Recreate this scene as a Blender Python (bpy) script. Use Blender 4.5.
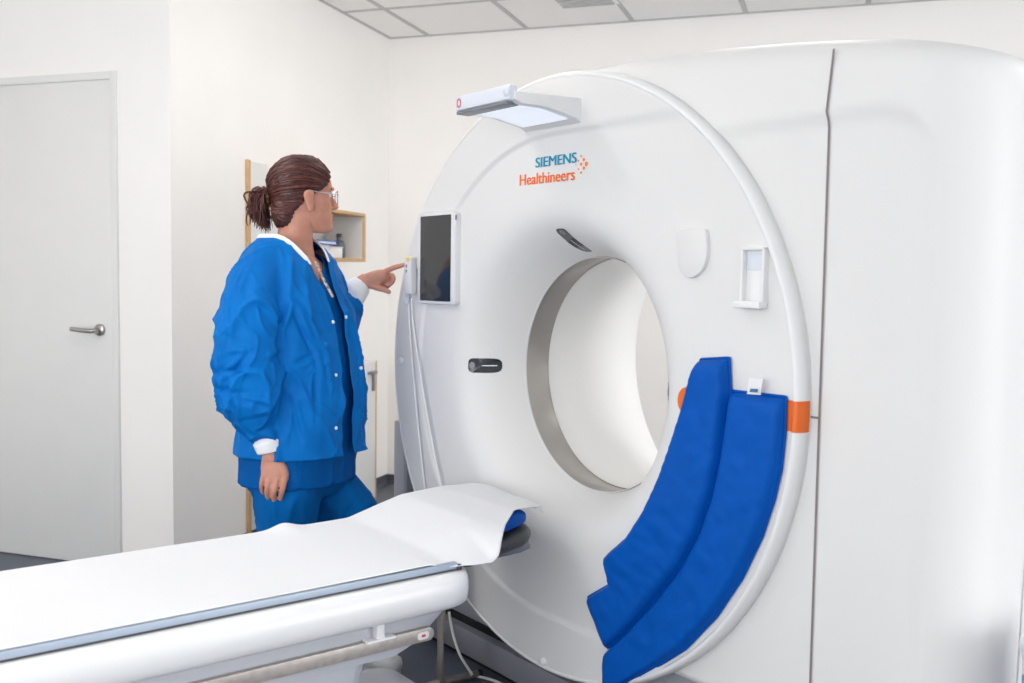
import bpy, bmesh, math, random
import numpy as np
from mathutils import Vector, Matrix, noise
from mathutils.bvhtree import BVHTree
random.seed(7)
for o in list(bpy.data.objects): bpy.data.objects.remove(o)
scene = bpy.context.scene
COL = scene.collection

# ------------------------------------------------------------------ camera, world, lights, exposure
F_PX, YAW, PITCH, ROLL, CAM_H = 982.22, -0.3233, 0.0632, 0.0142, 1.2904
def cam_axes():
    f = Vector((math.sin(YAW)*math.cos(PITCH), math.cos(YAW)*math.cos(PITCH), -math.sin(PITCH)))
    r = Vector((math.cos(YAW), -math.sin(YAW), 0)); u = r.cross(f)
    c, s = math.cos(ROLL), math.sin(ROLL)
    return r*c+u*s, u*c-r*s, f
CR, CU, CF = cam_axes(); CAM = Vector((0, 0, CAM_H))
cd = bpy.data.cameras.new('camera'); cam = bpy.data.objects.new('camera', cd); COL.objects.link(cam)
cd.sensor_width = 36; cd.lens = F_PX*36/1024; cd.clip_start = 0.05
cam.matrix_world = Matrix(((CR.x, CU.x, -CF.x, 0), (CR.y, CU.y, -CF.y, 0), (CR.z, CU.z, -CF.z, CAM_H), (0, 0, 0, 1)))
cd.dof.use_dof = True; cd.dof.focus_distance = 2.75; cd.dof.aperture_fstop = 4.0
scene.camera = cam
w = bpy.data.worlds.new('world'); scene.world = w; w.use_nodes = True
w.node_tree.nodes['Background'].inputs[0].default_value = (0.9, 0.95, 1, 1)
w.node_tree.nodes['Background'].inputs[1].default_value = 1.0
vs = scene.view_settings; vs.view_transform = 'Standard'; vs.look = 'None'; vs.gamma = 1; vs.use_curve_mapping = False
vs.exposure = 0.83
scene.cycles.diffuse_bounces = 8

def area(name, loc, size, power, rot, color=(1, 1, 1)):
    l = bpy.data.lights.new(name, 'AREA'); l.shape = 'RECTANGLE'; l.size, l.size_y = size; l.energy = power; l.color = color
    o = bpy.data.objects.new(name, l); COL.objects.link(o); o.location = loc; o.rotation_euler = rot
    return o
# added area lights, soft fill from the right and from behind the camera
area('fill_right', (6.05, 1.5, 1.6), (7.0, 1.8), 255, (0, math.radians(90), 0), (0.98, 0.99, 1))
area('fill_behind', (-1.3, -2.55, 1.6), (5.0, 1.7), 60, (math.radians(90), 0, 0), (0.98, 0.99, 1))

# ------------------------------------------------------------------ helpers
def ray(u, v): return CR*((u-512)/F_PX) + CU*((341.5-v)/F_PX) + CF
G_YAW = math.radians(34)
GT = Vector((math.sin(G_YAW), math.cos(G_YAW), 0)); GE = Vector((math.cos(G_YAW), -math.sin(G_YAW), 0))
G_O = Vector((-0.7845, 2.6653, 0))              # floor under the centre of the scanner's round face
def to_g(q): d = q-G_O; return Vector((d.dot(GE), d.dot(GT), q.z))
def on_y(u, v, y=0.0):                           # pixel -> point on the scanner plane y
    d = ray(u, v); s = (G_O+GT*y-CAM).dot(GT)/d.dot(GT); return to_g(CAM+d*s)

MATS = {}
def srgb(c):
    return tuple(((x/255)/12.92 if x/255 <= .04045 else ((x/255+.055)/1.055)**2.4) for x in c)+(1,)
def mat(name, rgb, rough=.5, metal=0, noise_amt=0, noise_scale=20, bump=0, bump_scale=60, emit=None, emit_s=0, spec=.5, stretch=None, rgb2=None, trans=0, alpha=1, sss=0, sheen=0, coat=0):
    m = bpy.data.materials.new(name); m.use_nodes = True; nt = m.node_tree; b = nt.nodes['Principled BSDF']
    b.inputs['Base Color'].default_value = srgb(rgb); b.inputs['Roughness'].default_value = rough; b.inputs['Metallic'].default_value = metal
    b.inputs['Specular IOR Level'].default_value = spec
    if trans: b.inputs['Transmission Weight'].default_value = trans
    if alpha < 1: b.inputs['Alpha'].default_value = alpha
    if sss: b.inputs['Subsurface Weight'].default_value = sss; b.inputs['Subsurface Radius'].default_value = (.01, .004, .002)
    if sheen: b.inputs['Sheen Weight'].default_value = sheen
    if coat: b.inputs['Coat Weight'].default_value = coat; b.inputs['Coat Roughness'].default_value = .15
    if emit: b.inputs['Emission Color'].default_value = srgb(emit); b.inputs['Emission Strength'].default_value = emit_s
    tc = nt.nodes.new('ShaderNodeTexCoord'); mp = nt.nodes.new('ShaderNodeMapping'); nt.links.new(tc.outputs['Object'], mp.inputs[0])
    if stretch: mp.inputs['Scale'].default_value = stretch
    if noise_amt or rgb2:
        n = nt.nodes.new('ShaderNodeTexNoise'); n.inputs['Scale'].default_value = noise_scale; n.inputs['Detail'].default_value = 4
        nt.links.new(mp.outputs[0], n.inputs['Vector'])
        mx = nt.nodes.new('ShaderNodeMix'); mx.data_type = 'RGBA'
        r = nt.nodes.new('ShaderNodeValToRGB'); r.color_ramp.elements[0].position = .35; r.color_ramp.elements[1].position = .65
        nt.links.new(n.outputs['Fac'], r.inputs[0]); nt.links.new(r.outputs[0], mx.inputs[0])
        c = srgb(rgb); c2 = srgb(rgb2) if rgb2 else tuple(x*(1-noise_amt) for x in c[:3])+(1,)
        mx.inputs[6].default_value = c; mx.inputs[7].default_value = c2
        nt.links.new(mx.outputs[2], b.inputs['Base Color'])
    if bump:
        n2 = nt.nodes.new('ShaderNodeTexNoise'); n2.inputs['Scale'].default_value = bump_scale; n2.inputs['Detail'].default_value = 3
        nt.links.new(mp.outputs[0], n2.inputs['Vector'])
        bp = nt.nodes.new('ShaderNodeBump'); bp.inputs['Strength'].default_value = bump; bp.inputs['Distance'].default_value = .002
        nt.links.new(n2.outputs['Fac'], bp.inputs['Height']); nt.links.new(bp.outputs[0], b.inputs['Normal'])
    MATS[name] = m; return m
mat('wall_white', (242, 239, 236), .85, noise_amt=.02, noise_scale=3, bump=.15, bump_scale=120)
mat('ceiling_white', (246, 245, 243), .9, noise_amt=.03, noise_scale=90, bump=.2, bump_scale=200)
mat('grid_metal', (188, 188, 188), .5, .2)
mat('floor_vinyl', (80, 86, 97), .45, rgb2=(92, 100, 113), noise_scale=160, bump=.05)
mat('vinyl_skirting', (78, 82, 90), .5, noise_amt=.1)
mat('door_white', (222, 221, 219), .45, noise_amt=.02, noise_scale=5)
mat('steel', (178, 174, 170), .28, 1, noise_amt=.08, noise_scale=40, stretch=(1, 1, 30))
mat('steel_bar', (176, 168, 162), .4, .35, noise_amt=.15, noise_scale=50)
mat('birch', (206, 170, 124), .5, rgb2=(192, 152, 106), noise_scale=14, stretch=(8, 8, .8))
mat('gantry_white', (221, 220, 219), .5, noise_amt=.01, noise_scale=2, spec=.25)
mat('gantry_trim', (228, 228, 228), .42, spec=.3)
mat('gantry_grey', (160, 163, 171), .45, noise_amt=.04, noise_scale=6)
mat('plinth_grey', (134, 137, 145), .5, noise_amt=.06, noise_scale=8)
mat('seam_dark', (128, 118, 118), .7)
mat('black_gap', (18, 18, 20), .7)
mat('bore_ring', (176, 171, 165), .3, .35, noise_amt=.05, noise_scale=9)
mat('bore_white', (242, 241, 239), .4)
mat('sensor_black', (30, 34, 40), .08, coat=.5)
mat('screen_black', (44, 44, 46), .06, coat=.3)
mat('plastic_white', (220, 220, 222), .35)
mat('plastic_pale', (214, 218, 228), .4)
mat('orange', (226, 104, 28), .4)
mat('logo_teal', (10, 150, 182), .5)
mat('logo_orange', (246, 122, 56), .5)
mat('logo_amber', (246, 124, 56), .5)
mat('pad_blue', (0, 82, 174), .5, spec=.12, noise_amt=.08, noise_scale=5, bump=.25, bump_scale=300)
mat('mattress_blue', (0, 80, 172), .55, spec=.12, bump=.2, bump_scale=200)
mat('lamp_glow', (240, 246, 255), .4, emit=(235, 244, 255), emit_s=.22)
mat('panel_glow', (255, 255, 255), .4, emit=(255, 252, 246), emit_s=6.2)
mat('red_ring', (214, 60, 64), .4)
mat('yellow', (238, 206, 60), .4)
mat('dark_grey', (62, 63, 66), .4)
mat('mid_grey', (120, 124, 132), .35)
mat('paper', (232, 232, 234), .8, bump=.15, bump_scale=150)
mat('table_white', (228, 228, 228), .35, noise_amt=.01, noise_scale=3)
mat('table_grey', (184, 186, 193), .45, noise_amt=.03, noise_scale=4)
mat('alu', (166, 178, 194), .4)
mat('skin', (206, 150, 130), .55, rgb2=(194, 134, 112), noise_scale=22, sss=.12, bump=.1, bump_scale=250)
mat('hair', (88, 47, 42), .4, rgb2=(62, 33, 31), noise_scale=60, stretch=(1, 1, 1), spec=.5)
mat('hair_light', (110, 58, 48), .38, rgb2=(80, 41, 36), noise_scale=60)
mat('scrunchie', (150, 110, 50), .6, rgb2=(60, 36, 26), noise_scale=120)
mat('jacket_blue', (0, 114, 196), .6, spec=.12, rgb2=(0, 104, 184), noise_scale=7, bump=.3, bump_scale=260)
mat('scrub_blue', (0, 90, 166), .75, spec=.1, rgb2=(0, 82, 154), noise_scale=8, bump=.3, bump_scale=220)
mat('trouser_blue', (0, 100, 174), .8, spec=.1, rgb2=(0, 90, 160), noise_scale=9, bump=.3, bump_scale=220)
mat('knit_white', (240, 240, 244), .9, bump=.5, bump_scale=140)
mat('shoe_white', (232, 232, 230), .5, noise_amt=.05)
mat('snap_white', (240, 246, 250), .3)
mat('lanyard', (26, 34, 60), .6, rgb2=(220, 200, 190), noise_scale=70)
mat('glass_frame', (190, 190, 196), .2, .6)
mat('glass', (255, 255, 255), .02, trans=1, alpha=.12)
mat('eye_white', (240, 238, 234), .2)
mat('iris', (70, 60, 50), .2)
mat('brow', (74, 46, 38), .7)
mat('lip', (186, 104, 98), .5)
mat('folder_blue', (24, 96, 190), .5, noise_amt=.1)
mat('box_white', (230, 230, 232), .6, noise_amt=.04)
mat('bottle_grey', (96, 104, 116), .35)
mat('bag_white', (236, 238, 242), .5, bump=.6, bump_scale=25)
mat('bag_blue', (120, 138, 170), .5)
mat('print_grey', (70, 110, 150), .5)
mat('cable_white', (236, 236, 232), .45)

def setup(o, parent=None, label=None, cat=None, group=None, kind=None):
    if parent: o.parent = parent
    if label: o['label'] = label
    if cat: o['category'] = cat
    if group: o['group'] = group
    if kind: o['kind'] = kind
    return o
def empty(name, loc=(0, 0, 0), rz=0, **k):
    o = bpy.data.objects.new(name, None); COL.objects.link(o); o.location = loc; o.rotation_euler = (0, 0, rz); o.empty_display_size = .1
    return setup(o, **k)
def obj(name, verts, faces, m, parent=None, smooth=True, sharp=None, **k):
    me = bpy.data.meshes.new(name); me.from_pydata([tuple(v) for v in verts], [], faces); me.update()
    return obj_me(name, me, m, parent, smooth, sharp, **k)
def obj_me(name, me, m, parent=None, smooth=True, sharp=None, **k):
    me.materials.clear(); me.materials.append(MATS[m] if isinstance(m, str) else m)
    if smooth:
        me.polygons.foreach_set('use_smooth', [True]*len(me.polygons))
        if sharp: me.set_sharp_from_angle(angle=math.radians(sharp))
    o = bpy.data.objects.new(name, me); COL.objects.link(o); return setup(o, parent, **k)
def bm_obj(name, bm, m, parent=None, smooth=True, sharp=40, **k):
    bmesh.ops.recalc_face_normals(bm, faces=bm.faces)
    me = bpy.data.meshes.new(name); bm.to_mesh(me); bm.free(); return obj_me(name, me, m, parent, smooth, sharp, **k)
def bm_box(bm, lo, hi, bevel=0, seg=2):
    r = bmesh.ops.create_cube(bm, size=1); vs_ = r['verts']
    for v in vs_:
        v.co = Vector([(lo[i]+hi[i])/2+v.co[i]*(hi[i]-lo[i]) for i in range(3)])
    if bevel:
        ed = list({e for v in vs_ for e in v.link_edges})
        bmesh.ops.bevel(bm, geom=ed, offset=bevel, segments=seg, affect='EDGES', profile=.5)
    return bm
def box(name, lo, hi, m, parent=None, bevel=0, seg=2, **k):
    return bm_obj(name, bm_box(bmesh.new(), lo, hi, bevel, seg), m, parent, **k)
def prism(name, pts, y0, y1, m, parent=None, bevel=0, seg=2, axis='y', **k):
    """outline pts (a,b) extruded along an axis: y -> (a,y,b), x -> (x,a,b), z -> (a,b,z)"""
    f = {'y': lambda a, b, t: (a, t, b), 'x': lambda a, b, t: (t, a, b), 'z': lambda a, b, t: (a, b, t)}[axis]
    bm = bmesh.new(); n = len(pts)
    A = [bm.verts.new(f(a, b, y0)) for a, b in pts]; B = [bm.verts.new(f(a, b, y1)) for a, b in pts]
    fa = bm.faces.new(A); fb = bm.faces.new(B[::-1])
    for i in range(n): bm.faces.new((A[i], B[i], B[(i+1) % n], A[(i+1) % n]))
    bmesh.ops.recalc_face_normals(bm, faces=bm.faces)
    if bevel:
        ed = [e for e in bm.edges if (e.verts[0] in A) == (e.verts[1] in A)]
        bmesh.ops.bevel(bm, geom=ed, offset=bevel, segments=seg, affect='EDGES', profile=.5)
    return bm_obj(name, bm, m, parent, **k)
def rrect(x0, x1, z0, z1, r, n=6):
    pts = []
    for cx, cz, a0 in ((x1-r, z1-r, 0), (x0+r, z1-r, 90), (x0+r, z0+r, 180), (x1-r, z0+r, 270)):
        for i in range(n+1):
            a = math.radians(a0+90*i/n); pts.append((cx+r*math.cos(a), cz+r*math.sin(a)))
    return pts
def loft_data(rings, cap=True):
    n = len(rings[0]); V = [tuple(p) for r in rings for p in r]; Fc = []
    for k in range(len(rings)-1):
        for i in range(n):
            j = (i+1) % n; Fc.append((k*n+i, k*n+j, (k+1)*n+j, (k+1)*n+i))
    if cap:
        Fc.append(tuple(range(n))[::-1]); Fc.append(tuple((len(rings)-1)*n+i for i in range(n)))
    return V, Fc
def tube_data(pts, rad, n=8, flat=None):
    pts = [Vector(p) for p in pts]; rings = []
    if not isinstance(rad, (list, tuple)): rad = [rad]*len(pts)
    up = None
    for i, p in enumerate(pts):
        t = (pts[min(i+1, len(pts)-1)]-pts[max(i-1, 0)]).normalized()
        if up is None: up = t.orthogonal().normalized()
        a = (up-t*up.dot(t)).normalized(); b = t.cross(a); up = a
        rings.append([p+(a*math.cos(2*math.pi*j/n)+b*math.sin(2*math.pi*j/n)*(flat or 1))*rad[i] for j in range(n)])
    return loft_data(rings)
def smooth_path(pts, sub=6):
    P = [Vector(p) for p in pts]; out = []
    for i in range(len(P)-1):
        p0, p1, p2, p3 = P[max(i-1, 0)], P[i], P[i+1], P[min(i+2, len(P)-1)]
        for k in range(sub):
            t = k/sub
            out.append(.5*((2*p1)+(p2-p0)*t+(2*p0-5*p1+4*p2-p3)*t*t+(3*p1-p0-3*p2+p3)*t**3))
    out.append(P[-1]); return out
def interp(xs, ys, x): return float(np.interp(x, xs, ys))
def lathe(name, prof, m, parent, seg=128, center=(0, 0, 0), **k):
    """profile (r, y) revolved around the local y axis"""
    n = len(prof); V = []; Fc = []
    for s in range(seg):
        a = 2*math.pi*s/seg
        for r, y in prof: V.append((center[0]+r*math.cos(a), center[1]+y, center[2]+r*math.sin(a)))
    for s in range(seg):
        t = (s+1) % seg
        for i in range(n-1): Fc.append((s*n+i, t*n+i, t*n+i+1, s*n+i+1))
    return obj(name, V, Fc, m, parent, **k)
def merge(*data):
    V, Fc = [], []
    for v, f in data:
        o = len(V); V += [tuple(p) for p in v]; Fc += [tuple(i+o for i in q) for q in f]
    return V, Fc
def ball_data(c, r, nu=16, nv=10, rot=None):
    rings = []
    if not isinstance(r, (tuple, list)): r = (r, r, r)
    for j in range(nv+1):
        t = math.pi*(j+.15)/(nv+.3)
        ring = []
        for i in range(nu):
            a = 2*math.pi*i/nu
            p = Vector((r[0]*math.sin(t)*math.cos(a), r[1]*math.sin(t)*math.sin(a), -r[2]*math.cos(t)))
            if rot: p = rot @ p
            ring.append(Vector(c)+p)
        rings.append(ring)
    return loft_data(rings)

# ------------------------------------------------------------------ room
ZC, XW, YB, YD, TILE = 2.7531, -2.6818, 5.5627, 3.4758, 0.625
X_L, X_R, Y_N = -4.6, 6.2, -2.7
S = dict(kind='structure')
box('floor', (X_L-.2, Y_N-.2, -.12), (X_R+.2, YB+.2, 0), 'floor_vinyl', **S)
box('wall_back', (XW-.15, YB, 0), (X_R+.15, YB+.15, ZC+.2), 'wall_white', **S)
box('wall_left', (XW-.15, YD+.15, 0), (XW, YB, ZC+.2), 'wall_white', **S)
# wall with the door (opening cut out)
DX1, DX0, DZ = -2.968, -3.93, 2.128
bm = bmesh.new()
bm_box(bm, (DX1+.0, YD, 0), (XW, YD+.15, ZC+.2)); bm_box(bm, (X_L, YD, 0), (DX0, YD+.15, ZC+.2)); bm_box(bm, (DX0, YD, DZ), (DX1, YD+.15, ZC+.2))
bm_obj('wall_door', bm, 'wall_white', **S)
box('wall_far_left', (X_L-.15, Y_N, 0), (X_L, YD+.15, ZC+.2), 'wall_white', **S)
bm = bmesh.new()
bm_box(bm, (X_R, Y_N, 0), (X_R+.15, YB, .7)); bm_box(bm, (X_R, Y_N, 2.5), (X_R+.15, YB, ZC+.2))
bm_box(bm, (X_R, Y_N, .7), (X_R+.15, -2.1, 2.5)); bm_box(bm, (X_R, 5.1, .7), (X_R+.15, YB, 2.5))
bm_obj('wall_right', bm, 'wall_white', **S)
bm = bmesh.new()
bm_box(bm, (X_L, Y_N-.15, 0), (X_R, Y_N, .7)); bm_box(bm, (X_L, Y_N-.15, 2.5), (X_R, Y_N, ZC+.2))
bm_box(bm, (X_L, Y_N-.15, .7), (-3.9, Y_N, 2.5)); bm_box(bm, (1.3, Y_N-.15, .7), (X_R, Y_N, 2.5))
bm_obj('wall_behind', bm, 'wall_white', **S)
# door leaf, frame and lever
d = empty('door_1', (DX1, YD, 0), **S)
def dloc(x, y, z): return (x-DX1, y, z)
box('door_leaf', dloc(DX0+.02, -.002, .006), dloc(-2.980, .04, 2.118), 'door_white', d, .003)
bm = bmesh.new()
bm_box(bm, dloc(-2.982, -.012, 0), dloc(-2.950, .10, 2.150), .003); bm_box(bm, dloc(DX0-.02, -.012, 0), dloc(DX0+.015, .10, 2.150), .003)
bm_box(bm, dloc(DX0+.012, -.0118, 2.116), dloc(-2.9815, .0995, 2.1495), .003)
bm_obj('door_frame', bm, 'door_white', d)
rose = lathe('handle_rose', [(0, -.012), (.024, -.012), (.026, -.009), (.026, 0)], 'steel', d, 32, dloc(-3.05, -.003, 1.046))
V, Fc = tube_data(smooth_path([dloc(-3.05, -.01, 1.043), dloc(-3.05, -.045, 1.043), dloc(-3.066, -.053, 1.043), dloc(-3.11, -.055, 1.045), dloc(-3.165, -.05, 1.049)]), .0105, 10)
obj('lever', V, Fc, 'steel', d)
# skirting (dark coved vinyl)
def skirt(name, a, b):
    a, b = Vector(a), Vector(b); t = (b-a).normalized(); nrm = Vector((t.y, -t.x, 0))
    prof = [(0, .056), (.003, .056), (.004, .02), (.01, .008), (.022, .0015), (.022, 0), (0, 0)]
    obj(name, *loft_data([[p+nrm*q+Vector((0, 0, z)) for q, z in prof] for p in (a, b)]), 'vinyl_skirting', smooth=False, **S)
skirt('baseboard_left', (XW, YD, 0), (XW, YB, 0)); skirt('baseboard_back', (XW, YB, 0), (X_R, YB, 0)); skirt('baseboard_door', (-2.950, YD, 0), (XW, YD, 0))
# suspended ceiling: every tile a piece of its own, hung in a metal grid
ceil = box('ceiling', (X_L, Y_N, ZC+.03), (X_R, YB, ZC+.12), 'ceiling_white', **S)
X0 = -2.4226
xs = [XW] + [X0+i*TILE for i in range(14)] + [X_R]
left = [X_L, X0-3*TILE, X0-2*TILE, X0-TILE]
Y_T = 4.95
ys = sorted([YB] + [Y_T-i*2*TILE for i in range(0, 7) if Y_T-i*2*TILE > Y_N] + [Y_N])
tile_me = {}
LIGHT_SPOTS = []
def tile(x0, x1, y0, y1):
    key = (round(x1-x0, 3), round(y1-y0, 3))
    if key not in tile_me:
        b = bm_box(bmesh.new(), (.012, .012, 0), (x1-x0-.012, y1-y0-.012, .018), .003, 1)
        bmesh.ops.recalc_face_normals(b, faces=b.faces); me = bpy.data.meshes.new('ceiling_tile'); b.to_mesh(me); b.free(); me.materials.append(MATS['ceiling_white']); tile_me[key] = me
    o = bpy.data.objects.new('ceiling_tile', tile_me[key]); COL.objects.link(o); o.parent = ceil; o.location = (x0, y0, ZC+.001)
allx = left + xs
for j in range(len(ys)-1):
    for i in range(len(allx)-1):
        if ys[j] >= YD+.01 and allx[i+1] <= XW+.001: continue
        if allx[i+1]-allx[i] < .03 or ys[j+1]-ys[j] < .03: continue
        tile(allx[i], allx[i+1], ys[j], ys[j+1])
for x in allx[1:-1]:
    if x == XW: continue
    y1 = YB if x > XW else YD
    box('ceiling_grid', (x-.012, Y_N, ZC-.003), (x+.012, y1, ZC+.012), 'grid_metal', ceil)
for y in ys[1:-1]:
    box('ceiling_grid', (XW if y > YD else X_L, y-.012, ZC-.0025), (X_R, y+.012, ZC+.0115), 'grid_metal', ceil)
box('ceiling_edge', (XW, YB-.02, ZC-.004), (X_R, YB, ZC+.01), 'grid_metal', ceil)
box('ceiling_edge', (XW, YD, ZC-.004), (XW+.02, YB-.02, ZC+.01), 'grid_metal', ceil)
# air outlet in the ceiling (at the upper picture edge)
vent = empty('air_outlet', (X0+1.5*TILE+.16, 5.02, ZC-.006), label='pale slotted air outlet in the ceiling above the scanner', cat='vent')
box('outlet_frame', (-.16, -.16, 0), (.16, .16, .006), 'ceiling_white', vent, .002)
for i in range(6): box('louvre', (-.14, -.135+i*.05, -.008), (.14, -.115+i*.05, .002), 'grid_metal', vent)
# recessed LED panels, outside the view
lp = [(X0+1.5*TILE, 3.75), (X0+.5*TILE, 2.0), (X0-.5*TILE, .575), (X0+3.5*TILE, 3.7), (X0+6.5*TILE, 3.7), (X0+.5*TILE, -1.3)]
where = ['beside the white wall', 'over the person', 'left of the table', 'over the scanner bore', 'behind the scanner', 'left of the camera']
for (x, y), wh in zip(lp, where):
    L = empty('ceiling_light', (x, y, ZC-.012), label='square recessed LED ceiling panel '+wh, cat='ceiling light', group='ceiling panels')
    box('frame', (-.305, -.305, 0), (.305, .305, .011), 'plastic_white', L, .002)
    box('diffuser', (-.285, -.285, -.004), (.285, .285, .0), 'panel_glow', L)
# unseen windows, added in the openings behind the two fill lights
for nm, lo, hi in (('unseen_window_1', (X_R+.06, -2.1, .7), (X_R+.09, 5.1, 2.5)), ('unseen_window_2', (-3.9, Y_N-.09, .7), (1.3, Y_N-.06, 2.5))):
    wv = empty(nm, (0, 0, 0), **S)
    box('pane', lo, hi, 'glass', wv)
    fx = hi[0]-lo[0] > 1
    bm = bmesh.new()
    for k in range(5):
        t = k/4
        if fx: bm_box(bm, (lo[0]+(hi[0]-lo[0])*t-.03, lo[1]-.02, lo[2]), (lo[0]+(hi[0]-lo[0])*t+.03, hi[1]+.02, hi[2]))
        else: bm_box(bm, (lo[0]-.02, lo[1]+(hi[1]-lo[1])*t-.03, lo[2]), (hi[0]+.02, lo[1]+(hi[1]-lo[1])*t+.03, hi[2]))
    bm_obj('window_frame', bm, 'door_white', wv)

# ---- furniture by the left wall
c = empty('tall_cupboard', (XW, 4.02, 0), label='tall white birch-edged cupboard panel on the left wall behind the person', cat='cupboard')
box('door_panel', (.001, .022, .06), (.014, .17, 1.83), 'door_white', c, .002)
box('edge_strip', (.001, -.004, .035), (.016, .020, 1.835), 'birch', c, .002)
box('foot_rail', (.001, .022, .0), (.014, .17, .058), 'vinyl_skirting', c)
SX = .25; s0, s1, z0, z1 = 4.195, 4.765, 1.372, 1.630
sh = empty('wall_shelf', (XW, 0, 0), label='open birch-framed box shelf on the left wall beside the person\'s face', cat='shelf')
box('shelf_top', (.001, s0, z1-.016), (SX, s1, z1), 'birch', sh, .001)
box('shelf_bottom', (.001, s0, z0), (SX, s1, z0+.016), 'birch', sh, .001)
box('shelf_side', (.001, s0, z0+.016), (SX, s0+.016, z1-.016), 'door_white', sh, .001)
sd = box('shelf_side', (.001, s1-.016, z0+.016), (SX, s1, z1-.016), 'birch', sh, .001)
box('lining', (.008, s1-.018, z0+.016), (SX-.012, s1-.0155, z1-.016), 'door_white', sd)
box('shelf_back', (.001, s0+.016, z0+.016), (.008, s1-.016, z1-.016), 'door_white', sh)
zb = z0+.0165
for k, (y0_, y1_, h, x1_, lab) in enumerate(((4.235, 4.44, .055, .21, 'white carton lying at the left on the birch shelf'), (4.445, 4.60, .05, .2, 'small white carton on the birch shelf, right of the folder\'s carton'))):
    cb = empty('carton', (XW, 0, zb), label=lab, cat='carton')
    box('box', (.03, y0_, 0), (x1_, y1_, h), 'box_white', cb, .003); box('lid', (.028, y0_-.002, h), (x1_+.002, y1_+.002, h+.008), 'box_white', cb, .002)
f_ = empty('folder', (XW, 0, zb+.0635), label='flat blue folder lying on the white carton in the birch shelf', cat='folder')
box('cover', (.03, 4.23, 0), (.225, 4.50, .004), 'folder_blue', f_, .001); box('sheets', (.034, 4.235, .004), (.22, 4.495, .016), 'box_white', f_); box('cover', (.03, 4.23, .016), (.225, 4.50, .021), 'folder_blue', f_, .001)
bt = empty('spray_bottle', (XW+.13, 4.69, zb), label='dark grey bottle at the right end of the birch shelf', cat='bottle')
def zlathe(name, prof, m, parent, seg=24):
    rings = [[(r*math.cos(2*math.pi*i/seg), r*math.sin(2*math.pi*i/seg), z) for i in range(seg)] for r, z in prof]
    return obj(name, *loft_data(rings), m, parent, sharp=50)
zlathe('bottle_body', [(.03, 0), (.033, .004), (.033, .075), (.026, .092), (.013, .1), (.013, .112)], 'bottle_grey', bt)
zlathe('cap', [(.015, .112), (.016, .116), (.016, .128), (.012, .132)], 'dark_grey', bt)
lb = empty('low_cabinet', (XW, 0, 0), label='low white birch-edged cabinet on the left wall near the room corner', cat='cabinet')
bx1 = .22; by0, by1, bz1 = 4.61, 4.965, .825
box('cabinet_body', (.001, by0, .06), (bx1-.018, by1-.012, bz1-.012), 'door_white', lb, .002)
box('door_panel', (bx1-.018, by0, .05), (bx1, by1-.012, bz1-.006), 'door_white', lb, .002)
box('edge_strip', (.001, by1-.012, .03), (bx1+.002, by1, bz1), 'birch', lb, .001)
box('top_board', (.001, by0, bz1-.012), (bx1+.002, by1-.012, bz1), 'box_white', lb, .001)
box('plinth', (.001, by0, 0), (bx1-.03, by1-.012, .06), 'birch', lb)
h_ = box('handle', (bx1, by1-.11, .755), (bx1+.022, by1-.03, .772), 'mid_grey', lb, .003)
box('latch', (bx1, by1-.06, .66), (bx1+.014, by1-.045, .755), 'mid_grey', lb, .002)

# ------------------------------------------------------------------ CT scanner
ZB = 1.013
g = empty('ct_scanner', G_O, -G_YAW, label='large white CT scanner with round front face and central bore', cat='CT scanner')
def funnel(r): return .193*max(0, min(1, (.55-r)/(.55-.347)))**3.5 if r < .55 else 0.0
def sstep(t): t = max(0, min(1, t)); return t*t*(3-2*t)
def stadium(x, z): return math.hypot(x, z-ZB)-.685 if x < 0 else abs(z-ZB)-.685
def face_y(x, z):
    r = math.hypot(x, z-ZB); y = funnel(r)
    if r > .5: y += .009*sstep((.008-stadium(x, z))/.016)
    else: y += .009
    return min(y, .195) if r > .347 else .195
rs = [.347, .3485, .351, .355, .36, .367] + list(np.arange(.375, .66, .0085)) + list(np.arange(.662, .71, .0035)) + list(np.arange(.713, .832, .0085)) + [.834]
rim = [(.838, .0008), (.842, .0035), (.8455, .008), (.848, .014), (.849, .021), (.849, .06)]
seg = 288; V = []; Fc = []
for s in range(seg):
    a = 2*math.pi*s/seg; ca, sa = math.cos(a), math.sin(a)
    for r in rs: V.append((r*ca, face_y(r*ca, ZB+r*sa), ZB+r*sa))
    y0 = face_y(.834*ca, ZB+.834*sa)
    for r, y in rim: V.append((r*ca, y0+y if y < .05 else .07, ZB+r*sa))
nr = len(rs)+len(rim)
for s in range(seg):
    t = (s+1) % seg
    for i in range(nr-1): Fc.append((s*nr+i, t*nr+i, t*nr+i+1, s*nr+i+1))
face = obj('front_face', V, Fc, 'gantry_white', g)
# raised trim ring along the rim
lathe('rim_trim', [(.8305, .016), (.832, .004), (.836, -.0025), (.841, -.0025), (.846, .002), (.8495, .009), (.8515, .018), (.8515, .034), (.847, .04)], 'gantry_trim', g, 288, (0, 0, ZB))
# bore
lathe('bore_ring', [(.3468, .192), (.350, .196), (.350, .292)], 'bore_ring', g, 160, (0, 0, ZB))
lathe('bore_lip', [(.3475, .188), (.3455, .1925), (.3475, .198)], 'gantry_trim', g, 160, (0, 0, ZB))
lathe('bore_tunnel', [(.348, .290), (.352, .298), (.36, .36), (.38, .46), (.415, .57), (.46, .69), (.51, .80), (.555, .885), (.575, .915), (.61, .94), (.70, .955), (.71, .955), (.71, .94)], 'bore_white', g, 160, (0, 0, ZB))
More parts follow.
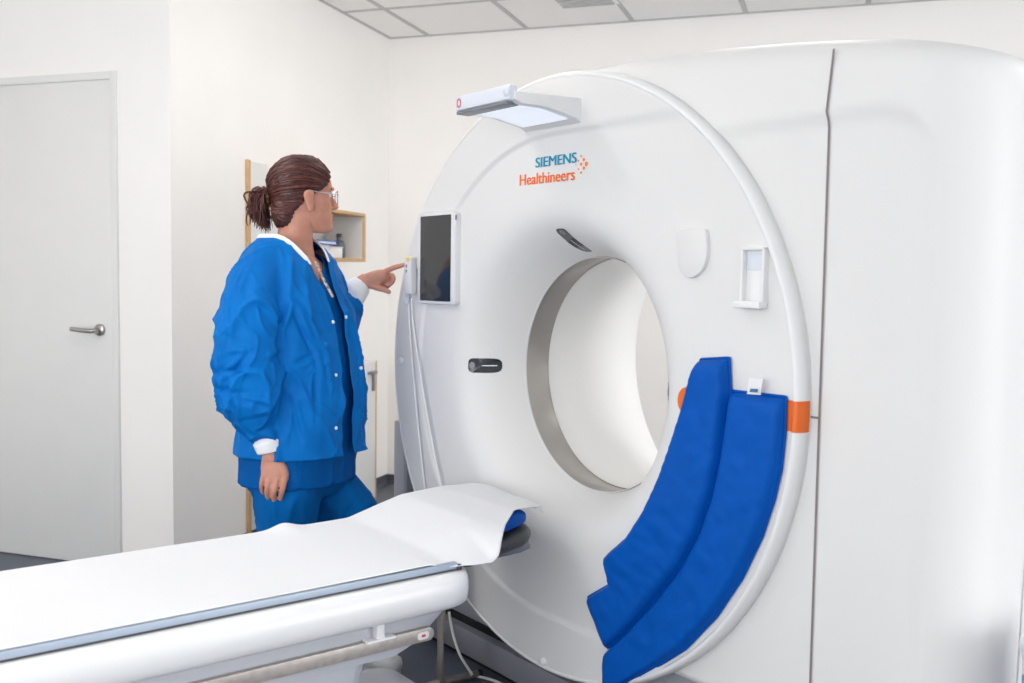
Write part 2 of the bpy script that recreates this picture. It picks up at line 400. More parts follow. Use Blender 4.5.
# white covers: rounded shell lofted upwards, shallow recess on the right front
XL_, XR_, YF, YBK, RC = -.88, 1.2, .034, .945, .16
def outline(inset, n=14):
    pts = []
    def seg_(a, b, k): return [(a[0]+(b[0]-a[0])*i/k, a[1]+(b[1]-a[1])*i/k) for i in range(k)]
    x0, x1, y0, y1 = XL_+inset, XR_-inset, YF+inset, YBK-inset
    r = max(.02, RC-inset*.5); rl = max(.02, .24-inset*.5)
    def arc(cx, cy, rr, a0): return [(cx+rr*math.cos(math.radians(a0+90*i/n)), cy+rr*math.sin(math.radians(a0+90*i/n))) for i in range(n)]
    pts += seg_((x0+rl, y0), (x1-r, y0), 150); pts += arc(x1-r, y0+r, r, -90)
    pts += seg_((x1, y0+r), (x1, y1-r), 30); pts += arc(x1-r, y1-r, r, 0)
    pts += seg_((x1-r, y1), (x0+rl, y1), 150); pts += arc(x0+rl, y1-rl, rl, 90)
    pts += seg_((x0, y1-rl), (x0, y0+rl), 30); pts += arc(x0+rl, y0+rl, rl, 180)
    return pts
def z_top(x): return 1.885-.09*x*x-.05*max(0, x-1.0) if x > -.05 else ZB+.02+math.sqrt(max(.03, .8519**2-x*x))
def body_front(x, z):                   # outward skin position shift (towards +y) of the front
    y = .14*max(0, z-1.645)
    d = max(x-1.105, z-1.645)           # recess with a rounded corner
    if x > .99 and z > 1.53: d = math.hypot(x-.99, z-1.53)-.115
    return y+.012*sstep((.010-d)/.026)
ZBOT = .30
levels = [(0, t) for t in np.linspace(0, 1, 100)] + [(.07*(1-math.cos(a)), 1+.0+math.sin(a)*.07) for a in np.linspace(.15, math.pi/2, 8)] + [(.2, 1.0735), (.4, 1.075)]
rings = []
for inset, t in levels:
    ring = []
    for x, y in outline(inset):
        zt = z_top(x)-.07
        z = ZBOT+(zt-ZBOT)*t if t <= 1 else zt+(t-1)
        yy = y
        if y < YF+RC+.05: yy = y+body_front(x, z)*max(0, 1-(y-YF-inset)/(RC+.05))
        ring.append((x, yy, z))
    rings.append(ring)
V, Fc = loft_data(rings)
keep = []
for f in Fc:
    if len(f) == 4:
        c_ = sum((Vector(V[i]) for i in f), Vector())/4
        if math.hypot(c_.x, c_.z-ZB) < .66 and (c_.y < .1 or c_.y > .9): continue
    keep.append(f)
body = obj('side_cover', V, keep, 'gantry_white', g)
def strip(name, pts, wdt, m, parent, off=.003, hor=False):
    V = []; Fc = []
    for i, (x, y, z) in enumerate(pts):
        dx, dz = (0, wdt/2) if hor else (wdt/2, 0)
        V += [(x-dx, y-off, z-dz), (x+dx, y-off, z+dz)]
        if i: Fc.append((2*i-2, 2*i-1, 2*i+1, 2*i))
    return obj(name, V, Fc, m, parent)
strip('panel_seam', [(.871, YF+body_front(.871, z), z) for z in np.linspace(ZBOT, z_top(.866)-.03, 90)], .0055, 'seam_dark', g)
strip('panel_seam', [(x, YF+body_front(x, 1.0), 1.0) for x in np.linspace(.845, .871, 4)], .005, 'seam_dark', g, hor=True)
V = []; Fc = []
for i, z in enumerate(np.linspace(ZBOT, 1.6, 30)):
    yy = .30-.03*max(0, .8-z)
    V += [(XR_+.0012, yy-.002, z), (XR_+.0012, yy+.002, z)]
    if i: Fc.append((2*i-2, 2*i-1, 2*i+1, 2*i))
obj('panel_seam', V, Fc, 'grid_metal', g)
# base
box('base_frame', (-.9, .12, .13), (1.12, .92, .42), 'gantry_grey', g, .02)
box('base_gap', (-.94, .115, .112), (1.1, .9, .135), 'black_gap', g)
box('base_plinth', (-.97, .08, .025), (1.12, .92, .114), 'plinth_grey', g, .01)
box('base_foot', (-.9, .11, 0), (1.05, .88, .03), 'black_gap', g)
box('side_post', (-1.02, .10, .03), (-.945, .62, .76), 'gantry_grey', g, .008)
box('side_post_edge', (-.944, .098, .03), (-.92, .2, .74), 'plinth_grey', g, .004)
# laser windows at 180, 90 and 0 degrees
def on_face_patch(name, pts, m, off, parent, fn=None, smooth=True):
    cx = sum(p[0] for p in pts)/len(pts); cz = sum(p[1] for p in pts)/len(pts)
    K = 6; V = [(cx, face_y(cx, cz)-off, cz)]; Fc = []; n = len(pts)
    for k in range(1, K+1):
        for x, z in pts:
            xx, zz = cx+(x-cx)*k/K, cz+(z-cz)*k/K; V.append((xx, face_y(xx, zz)-off, zz))
    for i in range(n):
        j = (i+1) % n; Fc.append((0, 1+j, 1+i))
        for k in range(K-1): Fc.append((1+k*n+i, 1+k*n+j, 1+(k+1)*n+j, 1+(k+1)*n+i))
    return obj(name, V, Fc, m, parent, smooth)
for ang in (180, 90, 0):
    a = math.radians(ang); cr = Vector((math.cos(a), math.sin(a))); tn = Vector((-math.sin(a), math.cos(a)))
    pts = []
    hw = .0235; rc_, ts_ = {180: (.407, 0), 90: (.392, .010), 0: (.404, 0)}[ang]; cr_s = tn*ts_
    for k in range(28):
        b = 2*math.pi*k/28; u = math.copysign(abs(math.cos(b))**.55, math.cos(b)); v = math.copysign(abs(math.sin(b))**.55, math.sin(b))
        rr = rc_+(.008 if k < 7 or k > 20 else -.008)+u*.0235
        q = cr*rr+tn*(v*hw)+cr_s; pts.append((q.x, ZB+q.y))
    wdw = on_face_patch('laser_window', pts, 'sensor_black', .0022, g)
    inner = []
    for s_ in (-1, 1):
        for k in range(6):
            q = cr*(rc_-.025+k*.005 if s_ < 0 else rc_-k*.005)+tn*(s_*.0018)+cr_s; inner.append((q.x, ZB+q.y))
    on_face_patch('laser_slit', inner, 'plastic_pale', .0034, wdw)
    lens = [((cr*(rc_+.021+.007*math.cos(b))+tn*(.012*math.sin(b))+cr_s).x, ZB+(cr*(rc_+.021+.007*math.cos(b))+tn*(.012*math.sin(b))+cr_s).y) for b in np.linspace(0, 2*math.pi, 16, endpoint=False)]
    on_face_patch('lens', lens, 'mid_grey', .0032, wdw)
# orange band towards the rim, continuing over the trim
pts = []
for k in range(13):
    a = math.radians(90+180*k/12); pts.append((.522+.034*math.cos(a), 1.002+.034*math.sin(a)))
pts += [(.57+i*.026, .968) for i in range(11)] + [(.83-i*.026, 1.036) for i in range(11)]
on_face_patch('orange_band', pts, 'orange', .0018, g)
V = []; Fc = []
prof = [(.8295, .016), (.8308, .004), (.835, -.0038), (.8415, -.0038), (.847, .0013), (.8505, .009), (.8528, .018), (.8528, .035)]
for i, a in enumerate(np.linspace(math.asin(-.045/.84), math.asin(.023/.84), 8)):
    for r, y in prof: V.append((r*math.cos(a), y, ZB+r*math.sin(a)))
    if i:
        for k in range(len(prof)-1): Fc.append(((i-1)*8+k, i*8+k, i*8+k+1, (i-1)*8+k+1))
obj('orange_band', V, Fc, 'orange', g)
# lettering and dots
def lettering(name, txt, x0, x1, zb_, cap, m, parent, bold=0.012):
    cu = bpy.data.curves.new('t', 'FONT'); cu.body = txt; cu.size = 1; cu.offset = 0; cu.resolution_u = 4
    t = bpy.data.objects.new('t', cu); COL.objects.link(t); bpy.context.view_layer.update()
    me = bpy.data.meshes.new_from_object(t.evaluated_get(bpy.context.evaluated_depsgraph_get()))
    bpy.data.objects.remove(t)
    X = [v.co.x for v in me.vertices]; lo, hi = min(X), max(X); capz = .72
    bm = bmesh.new(); bm.from_mesh(me); bmesh.ops.triangulate(bm, faces=bm.faces)
    bmesh.ops.subdivide_edges(bm, edges=[e for e in bm.edges if e.calc_length() > .15], cuts=1)
    src = bmesh.ops.duplicate(bm, geom=list(bm.verts)+list(bm.edges)+list(bm.faces))['geom']
    for v in src:
        if isinstance(v, bmesh.types.BMVert): v.co.x += bold*2.2
    for v in bm.verts:
        x = x0-.013+(v.co.x-lo)/(hi-lo)*(x1-x0); z = zb_+v.co.y/capz*cap
        v.co = (x, face_y(x, z)-.0014, z)
    bm.to_mesh(me); bm.free()
    return obj_me(name, me, m, parent, smooth=False)
lettering('lettering', 'SIEMENS', -.068, .109, 1.611, .029, 'logo_teal', g, .034)
lettering('lettering', 'Healthineers', -.141, .103, 1.5645, .033, 'logo_orange', g, .03)
for px, py, r in ((587.5, 164, 1.75), (585, 159.8, 1.35), (585, 168.2, 1.35), (582.2, 156.3, .95), (582.3, 164.3, 1.2), (582.2, 172.6, .95), (579.6, 160.8, .75), (579.6, 169.2, .75), (577, 165.2, .5)):
    q = on_y(px, py, .012); R_ = r*.0036
    on_face_patch('logo_dot', [(q.x+R_*math.cos(b), q.z+R_*math.sin(b)) for b in np.linspace(0, 2*math.pi, 14, endpoint=False)], 'logo_amber', .0014, g)
# cover plate and small holder on the upper right of the face
y_f = .012
q = [on_y(u, v, y_f) for u, v in ((681, 236), (684, 231), (706, 229), (710, 234), (711, 254), (707, 268), (701, 275), (694, 278), (687, 274), (682, 264))]
q = smooth_path(q+[q[0]], 4)[:-1]
prism('cover_plate', [(p.x, p.z) for p in q], -.004, .02, 'gantry_white', g, .004)
p0, p1 = on_y(744, 246, 0), on_y(766, 305, 0)
hd = prism('cable_holder', rrect(p0.x, p1.x, p1.z, p0.z, .012), .004, .02, 'gantry_trim', g, .002)
bm = bmesh.new()
for lo, hi in (((p0.x, -.012, p1.z), (p0.x+.007, .006, p0.z-.004)), ((p1.x-.007, -.012, p1.z), (p1.x, .006, p0.z-.004)), ((p0.x, -.012, p0.z-.010), (p1.x, .006, p0.z-.003)), ((p0.x-.008, -.022, p1.z-.008), (p1.x, .006, p1.z+.003)), ((p0.x-.008, -.024, p1.z-.008), (p1.x, -.02, p1.z+.008))):
    bm_box(bm, lo, hi, .002)
bm_obj('holder_rim', bm, 'gantry_trim', hd)
box('holder_slot', (p0.x+.009, .002, p0.z-.055), (p1.x-.009, .0045, p0.z-.016), 'plastic_pale', hd, .001)
# small screw caps on the face
for px, py in ((544, 661), (402, 361)):
    q = on_y(px, py, 0); lathe('screw_cap', [(0, -.006), (.010, -.006), (.012, -.003), (.012, .012)], 'gantry_trim', g, 20, (q.x, face_y(q.x, q.z)-.006, q.z))
# overhead lamp housing on the face
hood = empty('lamp_hood', (0, 0, 0), parent=g)
def hood_mesh():
    bm = bmesh.new()
    prof = [(.02, 1.781), (-.13, 1.775), (-.225, 1.770), (-.225, 1.752), (-.205, 1.742), (-.12, 1.742), (-.02, 1.726), (.01, 1.709), (.02, 1.709)]
    rings = []
    for x in (-.122, -.119, .119, .122):
        sc = .9 if abs(x) > .12 else 1.0
        rings.append([Vector((x, y+(.003 if abs(x) > .12 and y < 0 else 0), z+(.0 if abs(x) < .12 else (.002 if z < 1.745 else -.002)))) for y, z in prof])
    V, Fc = loft_data(rings)
    vs_ = [bm.verts.new(v) for v in V]
    for f in Fc: bm.faces.new([vs_[i] for i in f])
    return bm
bm_obj('housing', hood_mesh(), 'gantry_trim', hood, sharp=30)
V = []; Fc = []
prof = [(-.195, 1.7405), (-.12, 1.7405), (-.025, 1.7248)]
for i, x in enumerate((-.1, .1)):
    V += [(x, y, z-.001) for y, z in prof]
Fc = [(0, 1, 4, 3), (1, 2, 5, 4)]
obj('lamp_panel', V, Fc, 'lamp_glow', hood, smooth=False)
bm = bm_box(bmesh.new(), (-.128, -.240, 1.748), (.118, -.212, 1.788), .006); bm_obj('end_bar', bm, 'plastic_pale', hood)
box('end_bar_lip', (-.126, -.238, 1.739), (.10, -.195, 1.748), 'mid_grey', hood, .003)
lathe('pivot_cap', [(0, -.003), (.010, -.003), (.012, 0), (.012, .006)], 'plastic_pale', hood, 20, (.105, -.240, 1.768))
# ring mark on the bar's end
V, Fc = [], []
for k in range(24):
    a = 2*math.pi*k/24
    for rr in (.0085, .0125): V.append((-.108+rr*math.cos(a)*.8, -.2415, 1.768+rr*math.sin(a)))
Fc = [(2*k, 2*k+1, (2*k+3) % 48, (2*k+2) % 48) for k in range(24)]
obj('red_mark', V, Fc, 'red_ring', hood)
# touch display
yd_ = -.012
a_, b_ = on_y(416.5, 302, yd_), on_y(455.5, 211, yd_)
mon = prism('display_housing', rrect(a_.x, b_.x, a_.z-.004, b_.z+.004, .014), yd_, .02, 'plastic_white', g, .005)
c0, c1 = on_y(420.2, 300.3, yd_), on_y(451.2, 214.3, yd_)
prism('display_screen', rrect(c0.x, c1.x, c0.z, c1.z, .002), yd_-.0012, yd_+.002, 'screen_black', mon)
q = on_y(456, 217, yd_); box('indicator', (q.x-.004, yd_-.001, q.z-.009), (q.x+.004, yd_+.001, q.z+.006), 'mid_grey', mon)
# control panel at the left rim
a_, b_ = on_y(404.0, 294, -.042), on_y(410.5, 256.5, -.042)
cp = prism('control_panel', rrect(a_.x, b_.x, a_.z, b_.z, .008), -.042, -.018, 'plastic_white', g, .004)
CP = (a_, b_)
box('panel_arm', (a_.x+.006, -.02, a_.z+.02), (b_.x-.010, .03, b_.z-.04), 'plastic_pale', g, .004)
q = on_y(408.3, 257.8, -.042); lathe('button', [(0, -.002), (.007, -.002), (.0085, 0), (.0085, .004)], 'yellow', cp, 16, (q.x, -.043, q.z-.004))
for py in (266, 271): 
    q = on_y(406.5, py, -.042); box('button', (q.x-.004, -.0435, q.z-.005), (q.x+.004, -.041, q.z+.005), 'mid_grey', cp, .001)
box('panel_hook', (a_.x-.03, -.03, a_.z-.035), (a_.x-.012, -.012, a_.z+.005), 'plastic_pale', g, .004)
# white leads hanging over the face
for nm, pts in (('cable', ((409, 296), (409.5, 315), (411, 340), (416, 400), (421, 450), (425, 487), (429, 520), (440, 560))), ('cable', ((412, 298), (413, 320), (420, 370), (432, 440), (441, 483), (452, 520), (470, 552)))):
    P = []
    for u, v in pts:
        q = on_y(u, v, -.01); P.append((q.x, -.012, q.z))
    V, Fc = tube_data(smooth_path(P), .0028 if nm == 'cable' else .002, 6); obj(nm, V, Fc, 'cable_white', g)

# ------------------------------------------------------------------ blue pads hung on the scanner face
def resample(pts, n):
    P = [Vector(p) for p in pts]; L = [0]
    for i in range(1, len(P)): L.append(L[-1]+(P[i]-P[i-1]).length)
    out = []
    for k in range(n):
        s = L[-1]*k/(n-1); i = min(len(P)-2, max(0, np.searchsorted(L, s, side='right')-1))
        t = (s-L[i])/max(1e-9, L[i+1]-L[i]); out.append(P[i].lerp(P[i+1], min(1, t)))
    return out
def pad(name, Lp, Rp, yplane, thick, label, ybase):
    e_ = empty(name, G_O, -G_YAW, label=label, cat='pad', group='blue scanner pads')
    n, mth = 110, 34
    Lq = resample([on_y(u, v, yplane) for u, v in Lp], n); Rq = resample([on_y(u, v, yplane) for u, v in Rp], n)
    front = []; back = []
    for i in range(n):
        u = i/(n-1); eu = min(1, min(u, 1-u)*(n-1)/5)
        for j in range(mth):
            v = j/(mth-1); p = Lq[i].lerp(Rq[i], v)
            ev = min(1, min(v, 1-v)*mth/4.5)
            prof = math.sqrt(1-(1-min(1, eu))**2)*math.sqrt(1-(1-ev)**2)
            wr = noise.noise(Vector((u*26, v*3.0, thick*90)))*.006*(1-abs(2*v-1))+noise.noise(Vector((u*60, v*2, 3)))*.006*max(0, abs(2*v-1)-.35)
            y = ybase-thick*prof*(1+.12*math.sin(v*math.pi))-wr*prof
            front.append((p.x, y, p.z)); back.append((p.x, ybase, p.z))
    V = front+back; Fc = []; N = n*mth
    for i in range(n-1):
        for j in range(mth-1):
            a = i*mth+j; Fc.append((a, a+mth, a+mth+1, a+1)); Fc.append((N+a, N+a+1, N+a+mth+1, N+a+mth))
    per = [j for j in range(mth)]+[i*mth+mth-1 for i in range(1, n)]+[(n-1)*mth+j for j in range(mth-2, -1, -1)]+[i*mth for i in range(n-2, 0, -1)]
    for k in range(len(per)):
        a, b = per[k], per[(k+1) % len(per)]; Fc.append((a, b, b+N, a+N))
    obj('cushion', V, Fc, 'pad_blue', e_)
    pts = [Vector((front[k][0], ybase-.003, front[k][2])) for k in per]; pts.append(pts[0])
    V, Fc = tube_data(pts, .0035, 6); obj('piping', V, Fc, 'pad_blue', e_)
    return e_
def cr(pts): return [(560+x*.5166, 330+y*.5166) for x, y in pts]
pad1_R = cr([(323, 54), (326, 120), (319, 180), (310, 250), (296, 320), (272, 390), (235, 460), (180, 530), (130, 585), (90, 622)])
pad1_L = cr([(268, 57), (255, 95), (240, 150), (220, 210), (195, 280), (165, 345), (130, 400), (88, 437), (103, 487), (50, 518)])
pad2_L = cr([(329, 118), (324, 170), (312, 250), (298, 320), (274, 390), (238, 460), (184, 528), (134, 583), (84, 628)])
pad2_R = cr([(434, 130), (432, 200), (425, 270), (411, 330), (388, 400), (350, 480), (300, 555), (240, 618), (180, 656), (130, 684), (84, 715)])
pad1 = pad('scanner_pad', pad1_L, pad1_R, -.006, .036, 'blue padded cushion on the scanner face, inner one nearer the bore', .006)
pad2 = pad('scanner_pad', pad2_L, pad2_R, -.004, .030, 'blue padded cushion on the scanner face, outer one nearer the rim with white tag', .006)
tg = [on_y(u, v, -.02) for u, v in ((747, 394), (750, 378), (764, 379), (760, 395))]
V = [(p.x, -.02-.004*(i in (1, 2)), p.z) for i, p in enumerate(tg)]; V += [(x, y+.003, z) for x, y, z in V]
tag_ = obj('care_tag', V, [(0, 1, 2, 3), (7, 6, 5, 4), (0, 4, 5, 1), (1, 5, 6, 2), (2, 6, 7, 3), (3, 7, 4, 0)], 'paper', pad2, smooth=False)
V = []
for (u, v) in ((750, 392), (751, 388.5), (759, 389), (758, 392.5)): p = on_y(u, v, -.024); V.append((p.x, -.0262, p.z))
obj('tag_print', V, [(0, 1, 2, 3)], 'print_grey', tag_, smooth=False)

# ------------------------------------------------------------------ patient table
tb = empty('patient_table', G_O, -G_YAW, label='white motorised scanner table with silver side rails, under the paper sheet', cat='scanner table')
Y0, Y1 = -2.55, -.425
# rounded upper body
prof = [(-.25, .602), (0, .602), (.25, .602), (.268, .600), (.281, .592), (.288, .58), (.289, .56), (.284, .54), (.274, .524), (.258, .514), (.24, .512), (0, .512), (-.24, .512), (-.258, .514), (-.274, .524), (-.284, .54), (-.289, .56), (-.288, .58), (-.281, .592), (-.268, .6)]
rings = []
for y, sc in ((Y0, .9), (Y0+.02, .96), (Y0+.06, 1), (Y1-.10, 1), (Y1-.05, .99), (Y1-.025, .965), (Y1-.01, .93), (Y1, .86)):
    rings.append([(x*sc, y-(.02*(abs(x)/.289)**3 if y > Y1-.06 else 0), .557+(z-.557)*(.5+.5*sc if sc < 1 else 1)) for x, z in prof])
obj('upper_body', *loft_data(rings), 'table_white', tb, sharp=60)
rings = []
for y, zb_ in ((Y0+.3, .43), (-.615, .405), (-.56, .425), (-.475, .49)):
    rings.append([(-.205, y, .513), (.205, y, .513), (.207, y, .47 if zb_ < .47 else .5), (.195, y, zb_), (-.195, y, zb_), (-.207, y, .47 if zb_ < .47 else .5)])
obj('under_body', *loft_data(rings), 'table_grey', tb, sharp=25)
rings = []
for z, y1_, xx in ((.0, -.36, .26), (.03, -.345, .27), (.15, -.35, .265), (.185, -.375, .25), (.19, -.42, .22)):
    rings.append([(x, y, z) for x, y in rrect(-xx, xx, -2.0, y1_, .06, 5)])
obj('foot_cover', *loft_data(rings), 'table_white', tb, sharp=60)
rings = []
for z, xx, y0_, y1_ in ((.188, .17, -1.5, -.72), (.42, .185, -1.7, -.66)):
    rings.append([(x, y, z) for x, y in rrect(-xx, xx, y0_, y1_, .05, 5)])
obj('lift_column', *loft_data(rings), 'table_grey', tb, sharp=60)
for s in (-1, 1):
    rl = box('side_rail', (min(s*.236, s*.252), Y0+.05, .6025), (max(s*.236, s*.252), -.475, .6205), 'alu', tb, .003)
    box('rail_groove', (min(s*.250, s*.2545), Y0+.05, .6028), (max(s*.250, s*.2545), -.476, .606), 'dark_grey', rl)
    box('rail_end', (min(s*.234, s*.258), -.478, .602), (max(s*.234, s*.258), -.466, .616), 'dark_grey', rl, .003)
    bar = prism('steel_bar', [(p, q) for p, q in rrect(-2.3, -.52, .434, .466, .015)], min(s*.207, s*.222), max(s*.207, s*.222), 'steel_bar', tb, .002, axis='x')
    if s > 0:
        prism('label_plate', rrect(-.566, -.536, .441, .459, .006), .2215, .2235, 'plastic_white', bar, axis='x')
        box('label_mark', (.2234, -.556, .447), (.2238, -.545, .453), 'red_ring', bar)
    for yb in (-.665, -1.3, -1.9):
        bk = box('bar_bracket', (min(s*.2, s*.226), yb-.012, .468), (max(s*.2, s*.226), yb+.008, .514), 'table_white', tb, .002)
        box('bracket_foot', (min(s*.205, s*.232), yb-.04, .464), (max(s*.205, s*.232), yb+.035, .470), 'table_white', bk, .002)
# sliding top board with the head support
rings = []
for y, xx, zt, th in ((Y0+.04, .232, .609, .004), (-.6, .232, .609, .004), (-.47, .225, .612, .02), (-.4, .2, .617, .045), (-.3, .175, .626, .055), (-.2, .15, .634, .055), (-.17, .135, .634, .05), (-.145, .115, .632, .044), (-.132, .09, .628, .034), (-.125, .055, .622, .02)):
    n = 20; ring = []
    for k in range(n):
        a = 2*math.pi*k/n; ca, sa = math.cos(a), math.sin(a)
        ring.append((xx*math.copysign(abs(ca)**.5, ca), y, zt-th/2+th/2*math.copysign(abs(sa)**.6, sa)))
    rings.append(ring)
obj('top_board', *loft_data(rings), 'dark_grey', tb)
rings = []
for y, xx, zt, th in ((-.28, .13, .590, .03), (-.19, .128, .592, .03), (-.15, .115, .594, .028), (-.132, .085, .596, .022), (-.124, .04, .596, .012)):
    ring = []
    for k in range(20):
        a = 2*math.pi*k/20; ca, sa = math.cos(a), math.sin(a)
        ring.append((xx*math.copysign(abs(ca)**.5, ca)+.005, y, zt-th/2+th/2*math.copysign(abs(sa)**.6, sa)))
    rings.append(ring)
obj('head_tray', *loft_data(rings), 'mid_grey', tb)
# mattress and paper
def top_z(x, y):
    b = interp([-2.6, -.86, -.5, -.33, -.2, -.08, -.04], [.6265, .6265, .628, .672, .680, .676, .668], y)
    return b
ms = empty('mattress', G_O, -G_YAW, label='blue table mattress peeping out from under the white paper sheet', cat='mattress')
rings = []
for y, xx in ((Y0+.06, .2), (-.6, .2), (-.5, .2), (-.42, .19), (-.33, .172), (-.24, .150), (-.185, .130), (-.15, .10), (-.138, .06)):
    zt = top_z(0, y)-.008; z0_ = interp([-.55, -.4, -.2], [.6095, .618, .6345], y); ring = []
    k1 = .6 if y > -.14 else 1
    for k in range(20):
        a = 2*math.pi*k/20; ca, sa = math.cos(a), math.sin(a); h = (zt-z0_)/2*k1
        ring.append((xx*math.copysign(abs(ca)**.4, ca), y, z0_+h+h*math.copysign(abs(sa)**.6, sa)))
    rings.append(ring)
obj('cover', *loft_data(rings), 'mattress_blue', ms)
sh_ = empty('paper_sheet', G_O, -G_YAW, label='long white paper sheet spread over the scanner table', cat='paper sheet')
ny, nx = 200, 60; V = []; Fc = []
for i in range(ny+1):
    t = i/ny; y = -2.5+(2.5-.045)*(1-(1-t)**1.35)
    xn = interp([-2.6, -.52, -.44, -.36, -.27, -.19, -.10, -.04], [.246, .246, .268, .262, .168, .102, .092, .085], y)
    xf = interp([-2.6, -.9, -.6, -.4, -.04], [-.256, -.256, -.256, -.26, -.255], y)
    for j in range(nx+1):
        s_ = j/nx; x = xf+(xn-xf)*s_
        z = top_z(x, y)
        z -= interp([0, .02, .06, 1], [.004, .0, 0, 0], s_)
        # near edge sinks towards the rail / hangs over the narrowing head end
        drop = interp([-2.6, -.55, -.46, -.38, -.3, -.2, -.1], [.004, .004, .026, .052, .016, .002, .0], y)
        z -= drop*max(0, (s_-.72)/.28)**1.6
        z += .014*math.exp(-((y+.69)/.035)**2)*math.exp(-(s_/.16)**2)
        z += .004*noise.noise(Vector((x*5, y*4, 1)))*min(1, (s_*(1-s_))*12)
        if y > -.13: z -= .42*max(0, s_-.62)*(y+.13) ; z += .05*(y+.13)*math.sin(s_*9)
        if y > -.08 : z -= 5.0*(y+.08)**2*(.2+s_)
        V.append((x, y-.03*max(0, s_-.85)/.15*(1 if y > -.09 else 0), z+.0012))
for i in range(ny):
    for j in range(nx):
        a = i*(nx+1)+j; Fc.append((a, a+1, a+nx+2, a+nx+1))
N = len(V); V2 = [(x, y, z-.0012) for x, y, z in V]; F2 = [tuple(i+N for i in f[::-1]) for f in Fc]
per = [j for j in range(nx+1)]+[i*(nx+1)+nx for i in range(1, ny+1)]+[ny*(nx+1)+j for j in range(nx-1, -1, -1)]+[i*(nx+1) for i in range(ny-1, 0, -1)]
F3 = [(per[(k+1) % len(per)], per[k], per[k]+N, per[(k+1) % len(per)]+N) for k in range(len(per))]
obj('sheet', V+V2, Fc+F2+F3, 'paper', sh_)
# steel floor stand between table and scanner, with its white lead
st = empty('floor_stand', G_O, -G_YAW, label='thin steel floor stand between the table end and the scanner base', cat='stand')
rings = []
for z, wd in ((.02, .022), (.12, .014), (.2, .018), (.3, .028), (.46, .034)):
    rings.append([(-.385+wd*math.cos(2*math.pi*k/12), -.10+.008*math.sin(2*math.pi*k/12), z) for k in range(12)])
obj('post', *loft_data(rings), 'steel_bar', st)
V, Fc = tube_data([(-.385, -.30, .014), (-.385, -.1, .02), (-.385, .045, .014)], .011, 10); obj('foot_bar', V, Fc, 'steel_bar', st)
for y in (-.305, .05): obj('foot_cap', *ball_data((-.385, y, .013), .013, 12, 8), 'black_gap', st)
lc = empty('floor_cable', G_O, -G_YAW, label='white cable drooping from the table to the scanner base', cat='cable')
P = [on_y(449, 612, -.04), on_y(453, 634, -.03), on_y(460, 655, -.02), on_y(471, 673, 0.0)]
P = [(p.x, p.y, max(.008, p.z)) for p in P]+[(-.40, .03, .008), (-.33, .06, .008), (-.25, .07, .008)]
V, Fc = tube_data(smooth_path(P), .0045, 8); obj('lead', V, Fc, 'cable_white', lc)
V, Fc = tube_data([P[-1], (P[-1][0]+.03, P[-1][1]+.004, .008)], .008, 10); obj('plug', V, Fc, 'dark_grey', lc)
# crumpled bag at the scanner's right side
bg = empty('waste_bag', G_O+GE*1.415+GT*.20, -G_YAW, label='crumpled white plastic bag standing at the right end of the scanner', cat='bag')
rings = []
for k in range(26):
    t = k/25; z = .62*t; ring = []
    for i in range(64):
        a = 2*math.pi*i/64
        r = .135*(1+.1*math.sin(t*3)) + .018*noise.noise(Vector((math.cos(a)*3, math.sin(a)*3, z*7)))+.012*noise.noise(Vector((math.cos(a)*9, math.sin(a)*9, z*22)))
        if t > .85: r += .012*math.sin(a*17)
        ring.append((r*math.cos(a), r*math.sin(a), z+(.01*math.sin(a*11) if t > .95 else 0)))
    rings.append(ring)
obj('bag', *loft_data(rings), 'bag_white', bg)
rings = [[((.145+.01*noise.noise(Vector((math.cos(a)*5, math.sin(a)*5, z*10))))*math.cos(a), (.145+.01*noise.noise(Vector((math.cos(a)*5, math.sin(a)*5, z*10))))*math.sin(a), z) for a in np.linspace(0, 2*math.pi, 48, endpoint=False)] for z in (.42, .46, .5, .54)]
obj('drawstring', *loft_data(rings), 'bag_blue', bg)

# ------------------------------------------------------------------ person
D0 = 3.12
PR = Vector((math.cos(YAW), -math.sin(YAW), 0)); PD = Vector((math.sin(YAW), math.cos(YAW), 0))
def at_depth(u, v, D): d = ray(u, v); return CAM+d*(D/d.dot(PD))
A0 = at_depth(297, 400, D0); A0.z = 0
def pp(u, v, dy=0.0):                            # pixel at a depth offset -> person-local point (x right, y away, z up)
    q = at_depth(u, v, D0+dy)-A0; return Vector((q.dot(PR), q.dot(PD), q.z))
per_ = empty('person', A0, -YAW, label='person in blue scrubs and jacket with tied-back brown hair, pointing at the scanner', cat='person')
TH = math.radians(30)
Fv = Vector((math.cos(TH), -math.sin(TH), 0)); Rv = Vector((-math.sin(TH), -math.cos(TH), 0))     # torso front / right side
AL = math.radians(31)
Hf = Vector((math.cos(AL), math.sin(AL), 0)); Hr = Vector((math.sin(AL), -math.cos(AL), 0))       # head front / right side
UZ = Vector((0, 0, 1))
def ering(c, a, b, n=32, p=2.0):
    out = []
    for k in range(n):
        t = 2*math.pi*k/n; ca, sa = math.cos(t), math.sin(t)
        out.append(c+a*math.copysign(abs(ca)**(2/p), ca)+b*math.copysign(abs(sa)**(2/p), sa))
    return out
